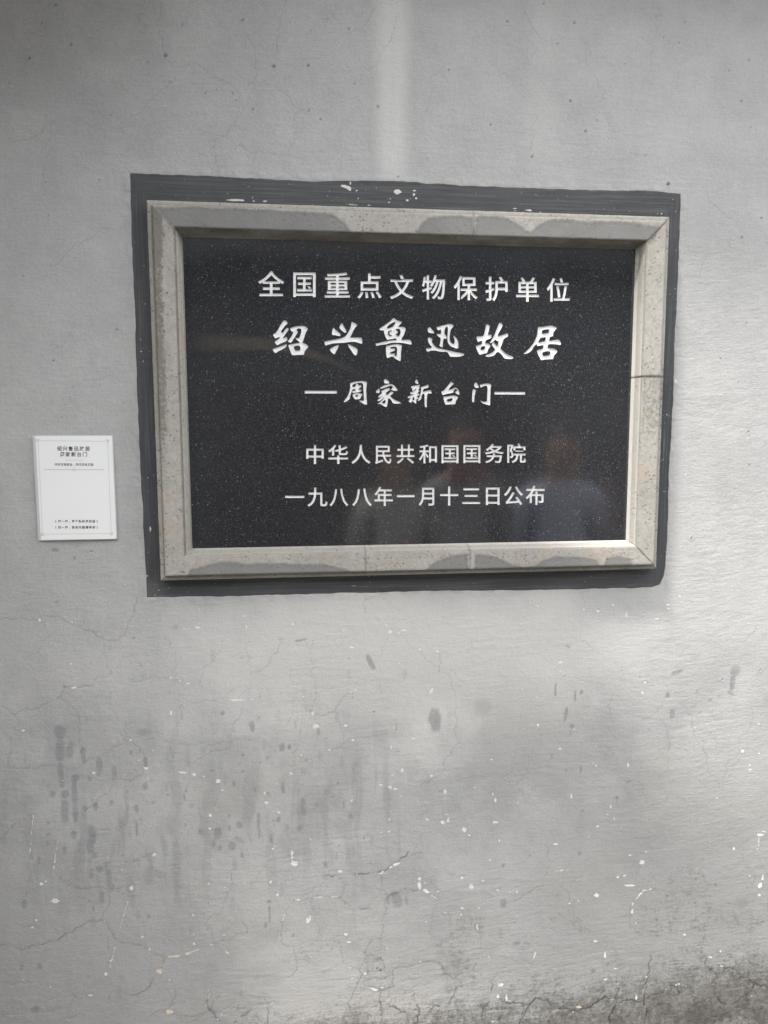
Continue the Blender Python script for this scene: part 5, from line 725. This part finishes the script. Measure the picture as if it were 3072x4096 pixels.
# ------------------------------------------------------------------ stone plaque
GD = .012                 # depth of the granite face in front of the wall
plaque = empty('stone_plaque', W(0, 0, -HH - .079))
tag(plaque, 'black granite plaque with white carved Chinese lettering in a moulded beige stone frame', 'plaque')
profile = [(-.012, .004), (.0, .0123), (.0012, .0195), (.0035, .0205), (.0042, .026), (.005, .031), (.0062, .036), (.0080, .0405), (.0102, .044), (.0108, .0475), (.0118, .0520), (.0130, .0533)]
profile += [(.0130 + .0497 * i / 13, .0535) for i in range(1, 13)] + [(.0632, .0533), (.0645, .0520), (.0652, .0425), (.0665, .0405), (.0715, .0400), (.0772, .0393), (.0789, .0378), (.0792, .034), (.0792, .020), (.0792, -.004)]
profile = np.array(profile)
damp_polys = [np.array([sheet(k, *map(float, q.split(',')), d=.053) for q in s.split()]) for k, s in DAMP_STONE if len(s.split()) > 2]
def frame_stone(side, a, b, seed):
    hor = side in 'tb'; half = HW if hor else HH; sgn = 1 if side in 'tr' else -1
    U, D = profile[:, 0], profile[:, 1].copy()
    lo = np.where(a is None, -(half + U), (a or 0) + .0001); hi = np.where(b is None, half + U, (b or 0) - .0001)
    n = max(8, int((hi.mean() - lo.mean()) / .005)); t = np.linspace(0, 1, n)[:, None]
    C = lo[None] * (1 - t) + hi[None] * t
    V = np.broadcast_to(sgn * ((HH if hor else HW) + U), C.shape)
    GX, GZ = (C, V) if hor else (V, C)
    out = np.broadcast_to(D, C.shape).copy()
    r = np.random.default_rng(seed)
    out = out + r.uniform(-.00008, .00008) + ((fbm(C, V, .06, .03, 400, 4) - .5) * .0008) * (U > .011)
    out = out - .0012 * sstep(.80, .9, vnoise(C / .007 + seed * 9, V / .005, 410 + seed)) * (np.broadcast_to(U, C.shape) > .014)
    jit = (fbm(C, C * 0 + U, .03, .02, 420 + seed, 3) - .5) * .0007 * ((U > .011) & (U < .079))
    if hor: GZ = GZ + jit
    else: GX = GX + jit
    # end faces pulled back into the joint
    DP = np.full(C.shape, -.05)
    for pz in damp_polys: DP = np.maximum(DP, sdf_poly(pz, GX, GZ))
    DP = np.where((U > .0125) & (U < .0665), DP, -.05) + (fbm(GX, GZ, .02, .02, 450, 4, .6) - .5) * .005 + .001
    gm = np.zeros(C.shape); UU = np.broadcast_to(U, C.shape)
    if side == 'l': gm = .75 * sstep(.030, .055, UU) * sstep(-.50, .05, GZ) * (UU < .066) + .35 * sstep(.3, .4, GZ) * (UU < .066) * (UU > .013)
    if side == 'r': gm = .5 * sstep(.12, .0, np.abs(GZ + .02) - .05) * (UU > .013) + .35 * sstep(.04, .065, UU) * sstep(-.3, -.42, GZ)
    if side == 't': gm = .3 * (UU > .013)* (UU < .066)
    edge_shade = np.zeros(C.shape)  # shade in the mouldings and under the ledges, painted into the stone colour
    if side == 't': edge_shade = .92 * (UU < .0125) * (.65 + .7 * (fbm(C, V, .06, .01, 430, 3) - .5))
    if side == 'b': edge_shade = .55 * (UU > .0645) * (.8 + .6 * (fbm(C, V, .06, .01, 431, 3) - .5))
    if side in 'lr': edge_shade = .3 * (UU > .0645) * (UU < .067) + (.45 * (UU < .0035) if side == 'l' else 0)
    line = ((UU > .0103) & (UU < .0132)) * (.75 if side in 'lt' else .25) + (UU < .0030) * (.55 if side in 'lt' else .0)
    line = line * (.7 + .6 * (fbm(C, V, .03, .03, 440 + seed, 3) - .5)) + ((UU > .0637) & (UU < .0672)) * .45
    edge_shade = np.maximum(edge_shade, line) + .12 * ((UU > .0038) & (UU < .0085)) * (side in 'rb')
    lip_lit = (UU < .0105) * (side in 'rb') * (sstep(-.2, .5, GX) if side == 'b' else sstep(.42, .1, GZ)) * (.95 - .45 * ((UU > .0038) & (UU < .0085)))  # sunlit inner lips, painted in as paler stone
    P = np.stack([GX, -out, GZ], -1)
    # close both ends with a cap ring
    flip = side in 'tl'
    o = grid_mesh('frame_stone', P, M_STONE, plaque, attrs=dict(damp=DP, grime=gm, lip_lit=lip_lit, edge_shade=np.clip(edge_shade, 0, 1)), flip=not flip, smooth=False)
    me = o.data
    bm = bmesh.new(); bm.from_mesh(me); bm.verts.ensure_lookup_table(); m = len(U)
    for k in (0, n - 1):
        try: bm.faces.new([bm.verts[k * m + q] for q in range(m)])
        except Exception: pass
    bm.to_mesh(me); bm.free()
    return o
jt = [sheet('P', 1343, 330, .053)[0], sheet('Q', 408, 370, .053)[0]]; jb = [sheet('R', 1358, 1040, .053)[0], sheet('S', 388, 1010, .053)[0]]
jr = sheet('J', 80, 990, .053)[1]; jl = sheet('R', 200, 385, .053)[1]
for side, cuts in (('t', jt), ('b', jb), ('r', [jr]), ('l', [])):
    e = [None] + cuts + [None]
    for q in range(len(e) - 1): frame_stone(side, e[q], e[q + 1], len(bpy.data.objects) % 97)

# ---- letters: contours in plaque units, at depth GD
def place_glyph(ch, cx_px, cy_px, em_px, fat=0.0, wide=1.0, at_=None, wbox=None, hbox=None):
    """contours of a printed-style character. em_px: size of the em square"""
    G = GLYPH[ch]; out = []
    allx = [v for c in G for v in c[0::2]]; ally = [v for c in G for v in c[1::2]]
    mx = (min(allx) + max(allx)) / 2; my = (min(ally) + max(ally)) / 2
    sx = em_px / 1000 * wide; sy = em_px / 1000
    if wbox: sx = wbox / (max(allx) - min(allx) + 2 * fat)
    if hbox: sy = hbox / (max(ally) - min(ally) + 2 * fat)
    yc = my if hbox else 380
    for c in G:
        P = np.array(c, float).reshape(-1, 2)
        if fat: P = offset_poly(P, fat)
        out.append([at_(cx_px + (x - mx) * sx, cy_px - (y - yc) * sy) for x, y in P])
    return out
def area(P): x, y = P[:, 0], P[:, 1]; return .5 * np.sum(x * np.roll(y, -1) - np.roll(x, -1) * y)
def offset_poly(P, d):
    a = P - np.roll(P, 1, 0); b = np.roll(P, -1, 0) - P
    a /= np.linalg.norm(a, axis=1)[:, None] + 1e-9; b /= np.linalg.norm(b, axis=1)[:, None] + 1e-9
    na = np.stack([a[:, 1], -a[:, 0]], 1); nb = np.stack([b[:, 1], -b[:, 0]], 1)
    m = na + nb; L = np.linalg.norm(m, axis=1); m = m / (L[:, None] + 1e-9); cosh = np.clip(L / 2, .5, 1)
    return P + FATSIGN * m * (d / cosh)[:, None]
FATSIGN = -1.0 if area(np.array(GLYPH['一'][0], float).reshape(-1, 2)) < 0 else 1.0
def chaikin(P, n=1):
    P = np.array(P, float)
    for _ in range(n):
        Q = np.roll(P, -1, 0); P = np.stack([.8 * P + .2 * Q, .2 * P + .8 * Q], 1).reshape(-1, 2)
    return P
atg = lambda x, y: at(x, y, GD)
chars = []      # (char, contours)
row1 = [('全', 1085, 1134, 104, 101), ('国', 1218, 1139, 90, 99), ('重', 1350, 1140, 101, 100), ('点', 1478, 1143, 96, 101), ('文', 1607, 1147, 93, 97), ('物', 1734.5, 1149, 93, 98),
        ('保', 1862.5, 1152, 95, 97), ('护', 1986, 1155, 90, 98), ('单', 2110, 1158, 91, 98), ('位', 2232.5, 1159, 91, 95)]
for c, x, y, w, h in row1: chars.append((c, place_glyph(c, x, y, 100, 14, at_=atg, wbox=w, hbox=h)))
def lerp_row(x, x0, y0, x1, y1): return y0 + (y1 - y0) * (x - x0) / (x1 - x0)
for c, x, w in (('中', 1260, 70), ('华', 1353, 80), ('人', 1444, 76), ('民', 1533, 65), ('共', 1622, 71), ('和', 1712, 72), ('国', 1800, 68), ('国', 1887.5, 68), ('务', 1978, 75), ('院', 2066, 74)):
    chars.append((c, place_glyph(c, x, lerp_row(x, 1260, 1818, 2066, 1813), 81, 14, at_=atg, wbox=w)))
for c, x, w in (('一', 1179, 77), ('九', 1270, 79), ('八', 1356, 74), ('八', 1448, 77), ('年', 1535, 74), ('一', 1623, 71), ('月', 1706, 62), ('十', 1797, 73), ('三', 1885, 72), ('日', 1971, 55), ('公', 2054, 76), ('布', 2141, 75)):
    chars.append((c, place_glyph(c, x, lerp_row(x, 1179, 1988, 2141, 1981), 81, 14, at_=atg, wbox=w)))
for c, (ox, oy, sz, L) in BRUSH.items():
    chars.append((c, [[atg(ox + px * sz / 1659, oy + py * sz / 1659) for px, py in chaikin([tuple(map(float, q.split(','))) for q in s.split()])] for s in L]))
for x0, x1, y0, y1 in ((1219, 1347, 1562.5, 1573.5), (1978, 2100, 1567, 1577.5)):
    chars.append(('—', [[atg(x0, y0), atg(x1, y0 + .6), atg(x1, y1 + .6), atg(x0, y1)]]))

def curve_fill(name, contours, depth):
    cu = bpy.data.curves.new(name, 'CURVE'); cu.dimensions = '2D'; cu.fill_mode = 'FRONT'
    for c in contours:
        sp = cu.splines.new('POLY'); sp.points.add(len(c) - 1)
        for i, (x, z) in enumerate(c): sp.points[i].co = (S * x, S * z, 0, 1)
        sp.use_cyclic_u = True
    o = bpy.data.objects.new(name, cu); COL.objects.link(o)
    dg = bpy.context.evaluated_depsgraph_get()
    me = bpy.data.meshes.new_from_object(o.evaluated_get(dg)); bpy.data.objects.remove(o); bpy.data.curves.remove(cu)
    co = np.empty(len(me.vertices) * 3, np.float32); me.vertices.foreach_get('co', co); co = co.reshape(-1, 3)
    co = np.stack([co[:, 0], np.full(len(co), -S * depth), co[:, 1] + S * ZG], 1); me.vertices.foreach_set('co', co.astype(np.float32).ravel())
    me.materials.clear(); me.update(); return me
gx, gz = HW + .002, HH + .002
allc = [[(-gx, -gz), (gx, -gz), (gx, gz), (-gx, gz)]] + [k for _, cs in chars for k in cs]
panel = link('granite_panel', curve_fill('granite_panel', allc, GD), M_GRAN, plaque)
# give the slab its body behind the carving
CUT = .0028
for ch, cs in chars:
    me = curve_fill('carved_character', cs, GD - CUT)
    bm = bmesh.new(); bm.from_mesh(me)
    for c in cs:
        f = [bm.verts.new((S * x, -S * GD, S * (z + ZG))) for x, z in c]; g = [bm.verts.new((S * x, -S * (GD - CUT), S * (z + ZG))) for x, z in c]
        for i in range(len(c)):
            j = (i + 1) % len(c); bm.faces.new((f[i], f[j], g[j], g[i]))
    bm.to_mesh(me); bm.free()
    o = link('carved_character' if ch != '—' else 'carved_dash', me, M_LET, panel)
    o['label'] = 'white engraved dash' if ch == '—' else 'white engraved character ' + ch

# ------------------------------------------------------------------ notice sign on the left
M_CARD = simple('sign_card', (.84, .85, .83), .35, .5, .02, 4)
M_INK = simple('sign_ink', (.022, .022, .022), .5, .4, .05)
M_LINE = simple('sign_fine_line', (.34, .335, .31), .5, .4, .05)
M_GOLD = simple('sign_corner_ornament', (.50, .475, .43), .5, .4, .05)
SX0, SX1, SZ0, SZ1, SD = -.985, -.794, -.365, -.102 + .001, .009
SX0 = at(141, 1750, SD)[0]; SX1 = at(447.5, 1745, SD)[0]; SZ1 = at(300, 1744.5, SD)[1]; SZ0 = at(300, 2158, SD)[1]
sign = empty('notice_sign', W((SX0 + SX1) / 2, 0, SZ0)); tag(sign, 'white rectangular notice board with black Chinese lettering fixed to the wall left of the plaque', 'sign')
def rounded(x0, x1, z0, z1, r, k=4):
    P = []
    for cx, cz, a in ((x1 - r, z1 - r, 0), (x0 + r, z1 - r, 90), (x0 + r, z0 + r, 180), (x1 - r, z0 + r, 270)):
        for i in range(k + 1): t = math.radians(a + 90 * i / k); P.append((cx + r * math.cos(t), cz + r * math.sin(t)))
    return P
def slab(name, P, d0, d1, mat, parent):
    n = len(P); V = [(x, -d1, z) for x, z in P] + [(x, -d0, z) for x, z in P]
    F = [tuple(range(n)), tuple(reversed(range(n, 2 * n)))] + [(i, i + n, (i + 1) % n + n, (i + 1) % n) for i in range(n)]
    return mesh(name, V, F, mat, parent)
slab('printed_board', rounded(SX0, SX1, SZ0, SZ1, .002), .0035, SD, M_CARD, sign)
M_EDGE = simple('acrylic_edge', (.66, .68, .66), .12, .5, .03)
slab('acrylic_backing', rounded(SX0 - .0085, SX1 + .001, SZ0 - .0025, SZ1 + .0015, .002), .0, .0035, M_EDGE, sign)
ats = lambda x, y: at(80 + x * 480 / 1659, 1700 + y * 480 / 1659, SD)
def flat(name, contours, mat, lift=.0003):
    return link(name, curve_fill(name, contours, SD + lift), mat, sign)
def text_line(s, x0, x1, y0, y1, em, fat, mat=M_INK, name='printed_text'):
    cs = []; n = len(s)
    for i, ch in enumerate(s):
        if ch == ' ': continue
        f = i / (n - 1)
        cs += place_glyph(ch, x0 + (x1 - x0) * f, y0 + (y1 - y0) * f, em, fat, at_=ats)
    return flat(name, cs, mat)
text_line('绍兴鲁迅故居', 545, 933, 325, 327, 67, 14); text_line('周家新台门', 583, 898, 405, 407, 67, 14)
text_line('守护文物安全、传承历史文脉', 498, 997, 546, 547, 40, 14)
def bracket(x, y, h, s):  # thin lenticular bracket
    w = 12 * s
    return [[ats(x, y - h), ats(x + w, y - h), ats(x + w * .45, y - h * .7), ats(x + w * .45, y + h * .7), ats(x + w, y + h), ats(x, y + h)]]
for (txt, y, x0, x1) in (('扫一扫，更多精彩早知道', 1331, 545, 1020), ('扫一扫，我有问题要举报', 1415, 545, 1022)):
    text_line(txt, x0, x1, y, y, 40, 18)
    flat('printed_bracket', bracket(492, y, 18, 1), M_INK); flat('printed_bracket', bracket(1070, y, 18, -1), M_INK)
def bar(x0, y0, x1, y1, t):
    dx, dy = x1 - x0, y1 - y0; L = math.hypot(dx, dy); nx, ny = -dy / L * t / 2, dx / L * t / 2
    return [ats(x0 + nx, y0 + ny), ats(x1 + nx, y1 + ny), ats(x1 - nx, y1 - ny), ats(x0 - nx, y0 - ny)]
flat('printed_rule', [bar(622, 485, 868, 486, 3)], M_LINE)
flat('printed_rule', [bar(335, 617, 722, 618, 5), bar(776, 618, 1162, 619, 5)], M_LINE)
flat('printed_diamond', [[ats(722, 619), ats(750, 602), ats(778, 619), ats(750, 636)], [ats(731, 619), ats(750, 608), ats(769, 619), ats(750, 630)]], M_LINE)
for b in ((265, 216, 1195, 226), (320, 1508, 1250, 1500), (250, 235, 312, 1495), (1212, 240, 1262, 1490)): flat('printed_rule', [bar(*b, 4)], M_GOLD)
for cx, cy, sx, sy in ((248, 218, 1, 1), (1210, 224, -1, 1), (312, 1510, 1, -1), (1262, 1500, -1, -1)):
    cs = []
    for a, b, c, d in ((-22, -18, 26, -18), (-18, -22, -18, 24), (-22, -6, 14, -6), (-6, -22, -6, 12), (-18, 8, 10, 8), (8, -18, 8, 10)):
        cs.append(bar(cx + a * sx, cy + b * sy, cx + c * sx, cy + d * sy, 4))
    for q, c in enumerate(cs): pass
    V = []; F = []
    for q, c in enumerate(cs):
        n0 = len(V); V += [(x, -(SD + .0003 + .00005 * q), z) for x, z in c]; F.append((n0, n0 + 1, n0 + 2, n0 + 3))
    mesh('corner_ornament', V, F, M_GOLD, sign)
# ------------------------------------------------------------------ the alley around
M_PAVE = simple('paving_stone', (.20, .195, .185), .85, .3, .25, 6, .4)
M_TIMBER = simple('dark_timber', (.055, .032, .022), .55, .4, .3, 30, .2)
M_TILE = simple('roof_tile', (.055, .057, .06), .8, .3, .25, 12, .3)
M_OPP = simple('opposite_brick', (.10, .10, .098), .9, .3, .12, 3, .3)
ground = grid_mesh('alley_paving', np.stack([np.meshgrid(np.linspace(-30, 30, 120), np.linspace(-30, 6, 60))[0], np.meshgrid(np.linspace(-30, 30, 120), np.linspace(-30, 6, 60))[1], np.full((60, 120), -2.085)], -1), M_PAVE)
tag(ground, kind='structure')
def roof(x0, x1, y_eave, z_eave, y_ridge, z_ridge, under, cat_parent, rows=True):
    """tiled slope with rafters, eave at y_eave"""
    V = []; F = []
    n = len(V)
    t = .05
    V += [(x0, y_eave, z_eave), (x1, y_eave, z_eave), (x1, y_ridge, z_ridge), (x0, y_ridge, z_ridge), (x0, y_eave, z_eave + t), (x1, y_eave, z_eave + t), (x1, y_ridge, z_ridge + t), (x0, y_ridge, z_ridge + t)]
    F += [(0, 1, 2, 3), (4, 7, 6, 5), (0, 4, 5, 1), (1, 5, 6, 2), (2, 6, 7, 3), (3, 7, 4, 0)]
    o = mesh('roof_deck', V, F, M_TIMBER, cat_parent)
    V = []; F = []; k = 6; pitch = .18; nx = int((x1 - x0) / pitch)
    for i in range(nx):
        cx = x0 + pitch * (i + .5); b = len(V)
        for (yy, zz) in ((y_eave, z_eave + t), (y_ridge, z_ridge + t)):
            for q in range(k + 1):
                a = math.pi * q / k; V.append((cx + .05 * math.cos(a), yy, zz + .05 * math.sin(a)))
        for q in range(k): F.append((b + q, b + q + 1, b + k + 1 + q + 1, b + k + 1 + q))
    mesh('tile_rows', V, F, M_TILE, cat_parent, smooth=True)['kind'] = 'stuff'
# own eave, unseen, lowered to shade the wall top; gate canopy to the left
eave = empty('shading_eave', W(2.7, 0, 1.27)); tag(eave, 'unseen dark tiled eave set low to shade the top of the grey plaster wall', 'eave')
roof(-.54, 6.0, -.34, 1.31, .6, 1.77, True, eave)
can = empty('gate_canopy', W(-2.2, 0, 1.35)); tag(can, 'small tiled canopy over the gate to the left of the plaque', 'canopy')
roof(-4.2, -.56, -.92, 1.30, -.001, 1.62, True, can)
V = []; F = []; box(V, F, -.64, -.57, -.87, -.01, 1.20, 1.30); box(V, F, -4.1, -4.03, -.87, -.01, 1.20, 1.30); box(V, F, -4.2, -.57, -.89, -.82, 1.12, 1.20)
mesh('canopy_beam', V, F, M_TIMBER, can)
# house across the alley
opp = empty('opposite_house', W(0, -5.2, -2.08)); tag(opp, 'dark grey brick house with timber doors across the alley', 'house')
V = []; F = []; box(V, F, -14, 14, -5.6, -5.2, -2.1, 1.86); mesh('house_wall', V, F, M_OPP, opp)
V = []; F = []
for q in range(6): box(V, F, -1.2 + .52 * q, -.70 + .52 * q, -5.2, -5.14, -2.05, .35)
mesh('timber_door', V, F, M_TIMBER, opp)
def roof_opp():
    V = [(-14, -4.5, 1.45), (14, -4.5, 1.45), (14, -7.5, 3.2), (-14, -7.5, 3.2), (-14, -4.5, 1.55), (14, -4.5, 1.55), (14, -7.5, 3.3), (-14, -7.5, 3.3)]
    mesh('house_roof', V, [(0, 3, 2, 1), (4, 5, 6, 7), (0, 1, 5, 4), (1, 2, 6, 5), (2, 3, 7, 6), (3, 0, 4, 7)], M_TILE, opp)
roof_opp()

# ------------------------------------------------------------------ visitors whose reflections lie in the granite
M_SKIN = simple('skin', (.42, .25, .17), .5, .4, .06); M_HAIR = simple('hair', (.012, .010, .009), .5, .4, .2, 80)
M_SHOE = simple('shoe', (.03, .03, .03), .6); M_EYE = simple('eye', (.05, .03, .02), .2)
def person(px_, py_, h, shirt, trousers, label, face_z=0.0, arm_up=False, collar=None):
    k = h / 1.75
    V = {}; E = []; 
    def a(n, x, y, z, r): V[n] = (x * k, y * k, z * k, r * k)
    a('pel', 0, 0, .98, .15); a('wa', 0, 0, 1.12, .135); a('ch', 0, 0, 1.30, .155); a('uc', 0, 0, 1.42, .125); a('ne', 0, .01, 1.50, .058); a('he', 0, .02, 1.575, .075); a('hd', 0, .02, 1.65, .098); a('tp', 0, .01, 1.72, .07)
    a('no', 0, .115, 1.615, .017)
    E += [('pel', 'wa'), ('wa', 'ch'), ('ch', 'uc'), ('uc', 'ne'), ('ne', 'he'), ('he', 'hd'), ('hd', 'tp'), ('he', 'no')]
    for s, n in ((-1, 'l'), (1, 'r')):
        a(n + 'sh', s * .18, 0, 1.41, .062)
        if arm_up and s > 0:
            el = (s * .26, .10, 1.20); wr = (s * .14, .30, 1.42)
        else:
            el = (s * .25, -.02, 1.13); wr = (s * .25, .08, .90)
        a(n + 'el', *el, .043); a(n + 'wr', *wr, .027)
        d = Vector(wr) - Vector(el); d.normalize(); side = Vector((s, 0, 0)); hp = Vector(wr) + d * .07
        a(n + 'pa', *hp, .034)
        E += [('uc', n + 'sh'), (n + 'sh', n + 'el'), (n + 'el', n + 'wr'), (n + 'wr', n + 'pa')]
        for q in range(4):
            off = Vector((0, 1, 0)) * (q - 1.5) * .020 if not (arm_up and s > 0) else Vector((1, 0, 0)) * (q - 1.5) * .020
            L = (.075, .085, .08, .06)[q]; p1 = hp + d * .03 + off; p2 = p1 + d * L * .55; p3 = p2 + d * L * .4 - side * .015
            a(f'{n}f{q}a', *p1, .0095); a(f'{n}f{q}b', *p2, .0085); a(f'{n}f{q}c', *p3, .0075)
            E += [(n + 'pa', f'{n}f{q}a'), (f'{n}f{q}a', f'{n}f{q}b'), (f'{n}f{q}b', f'{n}f{q}c')]
        t1 = hp - side * .02 + Vector((0, .035, 0)); t2 = t1 + d * .035 + Vector((0, .015, 0)); a(n + 'ta', *t1, .011); a(n + 'tb', *t2, .009); E += [(n + 'pa', n + 'ta'), (n + 'ta', n + 'tb')]
        a(n + 'hi', s * .095, 0, .90, .10); a(n + 'kn', s * .10, .015, .50, .062); a(n + 'an', s * .10, -.01, .10, .042); a(n + 'to', s * .115, .15, .035, .036)
        E += [('pel', n + 'hi'), (n + 'hi', n + 'kn'), (n + 'kn', n + 'an'), (n + 'an', n + 'to')]
    names = list(V); me = bpy.data.meshes.new('body_base'); me.from_pydata([V[n][:3] for n in names], [(names.index(x), names.index(y)) for x, y in E], [])
    o = bpy.data.objects.new('body_base', me); COL.objects.link(o)
    o.modifiers.new('skin', 'SKIN'); sb = o.modifiers.new('sub', 'SUBSURF'); sb.levels = 2; sb.render_levels = 2
    sv = me.skin_vertices[0].data
    for i, n in enumerate(names): r = V[n][3]; sv[i].radius = (r, r * .78 if n in ('pel', 'wa', 'ch', 'uc') else r); sv[i].use_root = (n == 'pel')
    dg = bpy.context.evaluated_depsgraph_get(); bm_ = bpy.data.meshes.new_from_object(o.evaluated_get(dg)); bpy.data.objects.remove(o)
    root = empty('person', (px_, py_, 0)); tag(root, label, 'person')
    bmx = bmesh.new(); bmx.from_mesh(bm_)
    for hz in (.09, 1.0, 1.16, 1.475, 1.44, 1.49):
        bmesh.ops.bisect_plane(bmx, geom=bmx.verts[:] + bmx.edges[:] + bmx.faces[:], plane_co=(0, 0, hz * k), plane_no=(0, 0, 1), dist=1e-5)
    bmx.to_mesh(bm_); bmx.free()
    bm_.transform(Matrix.Translation((px_, py_, 0)))
    body = link('body', bm_, None, root, True)
    for m in (M_SKIN, shirt, trousers, M_SHOE, collar or shirt): bm_.materials.append(m)
    for p in bm_.polygons:
        c = p.center; x, y, z = c[0] - px_, c[1] - py_, c[2] / k
        mi = 0
        if z < .09: mi = 3
        elif z < 1.0 and abs(x) < .22 * k: mi = 2
        elif z < 1.475 and (abs(x) < .2 * k or z > 1.16): mi = 1
        if 1.44 < z < 1.49 and abs(x) < .1 * k: mi = 4
        if arm_up and y > .12 * k and z > 1.1 and z < 1.6 and abs(x) > .05: mi = 0
        p.material_index = mi
    for s in (-1, 1):
        bm = bmesh.new(); bmesh.ops.create_uvsphere(bm, u_segments=10, v_segments=8, radius=.011 * k); e = bpy.data.meshes.new('eye'); bm.to_mesh(e); bm.free()
        e.transform(Matrix.Translation((px_ + s * .034 * k, py_ + .108 * k, 1.645 * k))); link('eye', e, M_EYE, root, True)
    bm = bmesh.new(); bmesh.ops.create_uvsphere(bm, u_segments=24, v_segments=16, radius=.094 * k)
    for v in bm.verts:
        v.co.z *= 1.08; v.co.y *= 1.05
    bmesh.ops.delete(bm, geom=[v for v in bm.verts if v.co.z < -.06 * k or (v.co.y > .03 * k and v.co.z < .045 * k)], context='VERTS')
    hm = bpy.data.meshes.new('hair'); bm.to_mesh(hm); bm.free(); hm.transform(Matrix.Translation((px_, py_ + .004 * k, 1.672 * k))); link('hair', hm, M_HAIR, root, True)
    return root
blue = simple('pale_blue_cloth', (.66, .70, .86), .85, .2, .12, 9, .5); grey = simple('grey_cloth', (.42, .41, .39), .85, .2, .1, 9, .5)
cream = simple('cream_cloth', (.62, .60, .55), .85, .2, .1, 9, .5); denim = simple('dark_trousers', (.04, .045, .06), .85, .2, .2, 20)
red = simple('red_strap', (.35, .03, .03), .7, .3, .1)
person(1.03, -1.87, 1.72, blue, denim, 'person in a pale blue shirt with one arm raised, rightmost of the three', arm_up=True)
person(.53, -1.87, 1.76, grey, denim, 'person in a grey top with a red strap at the neck', collar=red)
person(.22, -2.15, 1.64, cream, denim, 'person in a cream top standing behind the other two')
# unseen wall added left of the picture to darken that side
shade_wall = empty('added_shade_wall', W(-1.45, 0, -2.08)); tag(shade_wall, 'unseen dark timber clad wall added left of the notice sign to shade that side', 'wall')
V = []; F = []; box(V, F, -1.60, -1.45, -.62, -.006, -2.1, 1.18); mesh('shade_wall_body', V, F, M_TIMBER, shade_wall)
V = []; F = []
for q in range(5): box(V, F, -1.449, -1.44, -.61 + .12 * q, -.50 + .12 * q, -2.08, 1.15)
for q in range(5):
    V = []; F = []; box(V, F, -1.45, -1.44, -.61 + .12 * q, -.50 + .12 * q, -2.08, 1.15); mesh('shade_wall_board', V, F, M_TIMBER, shade_wall)
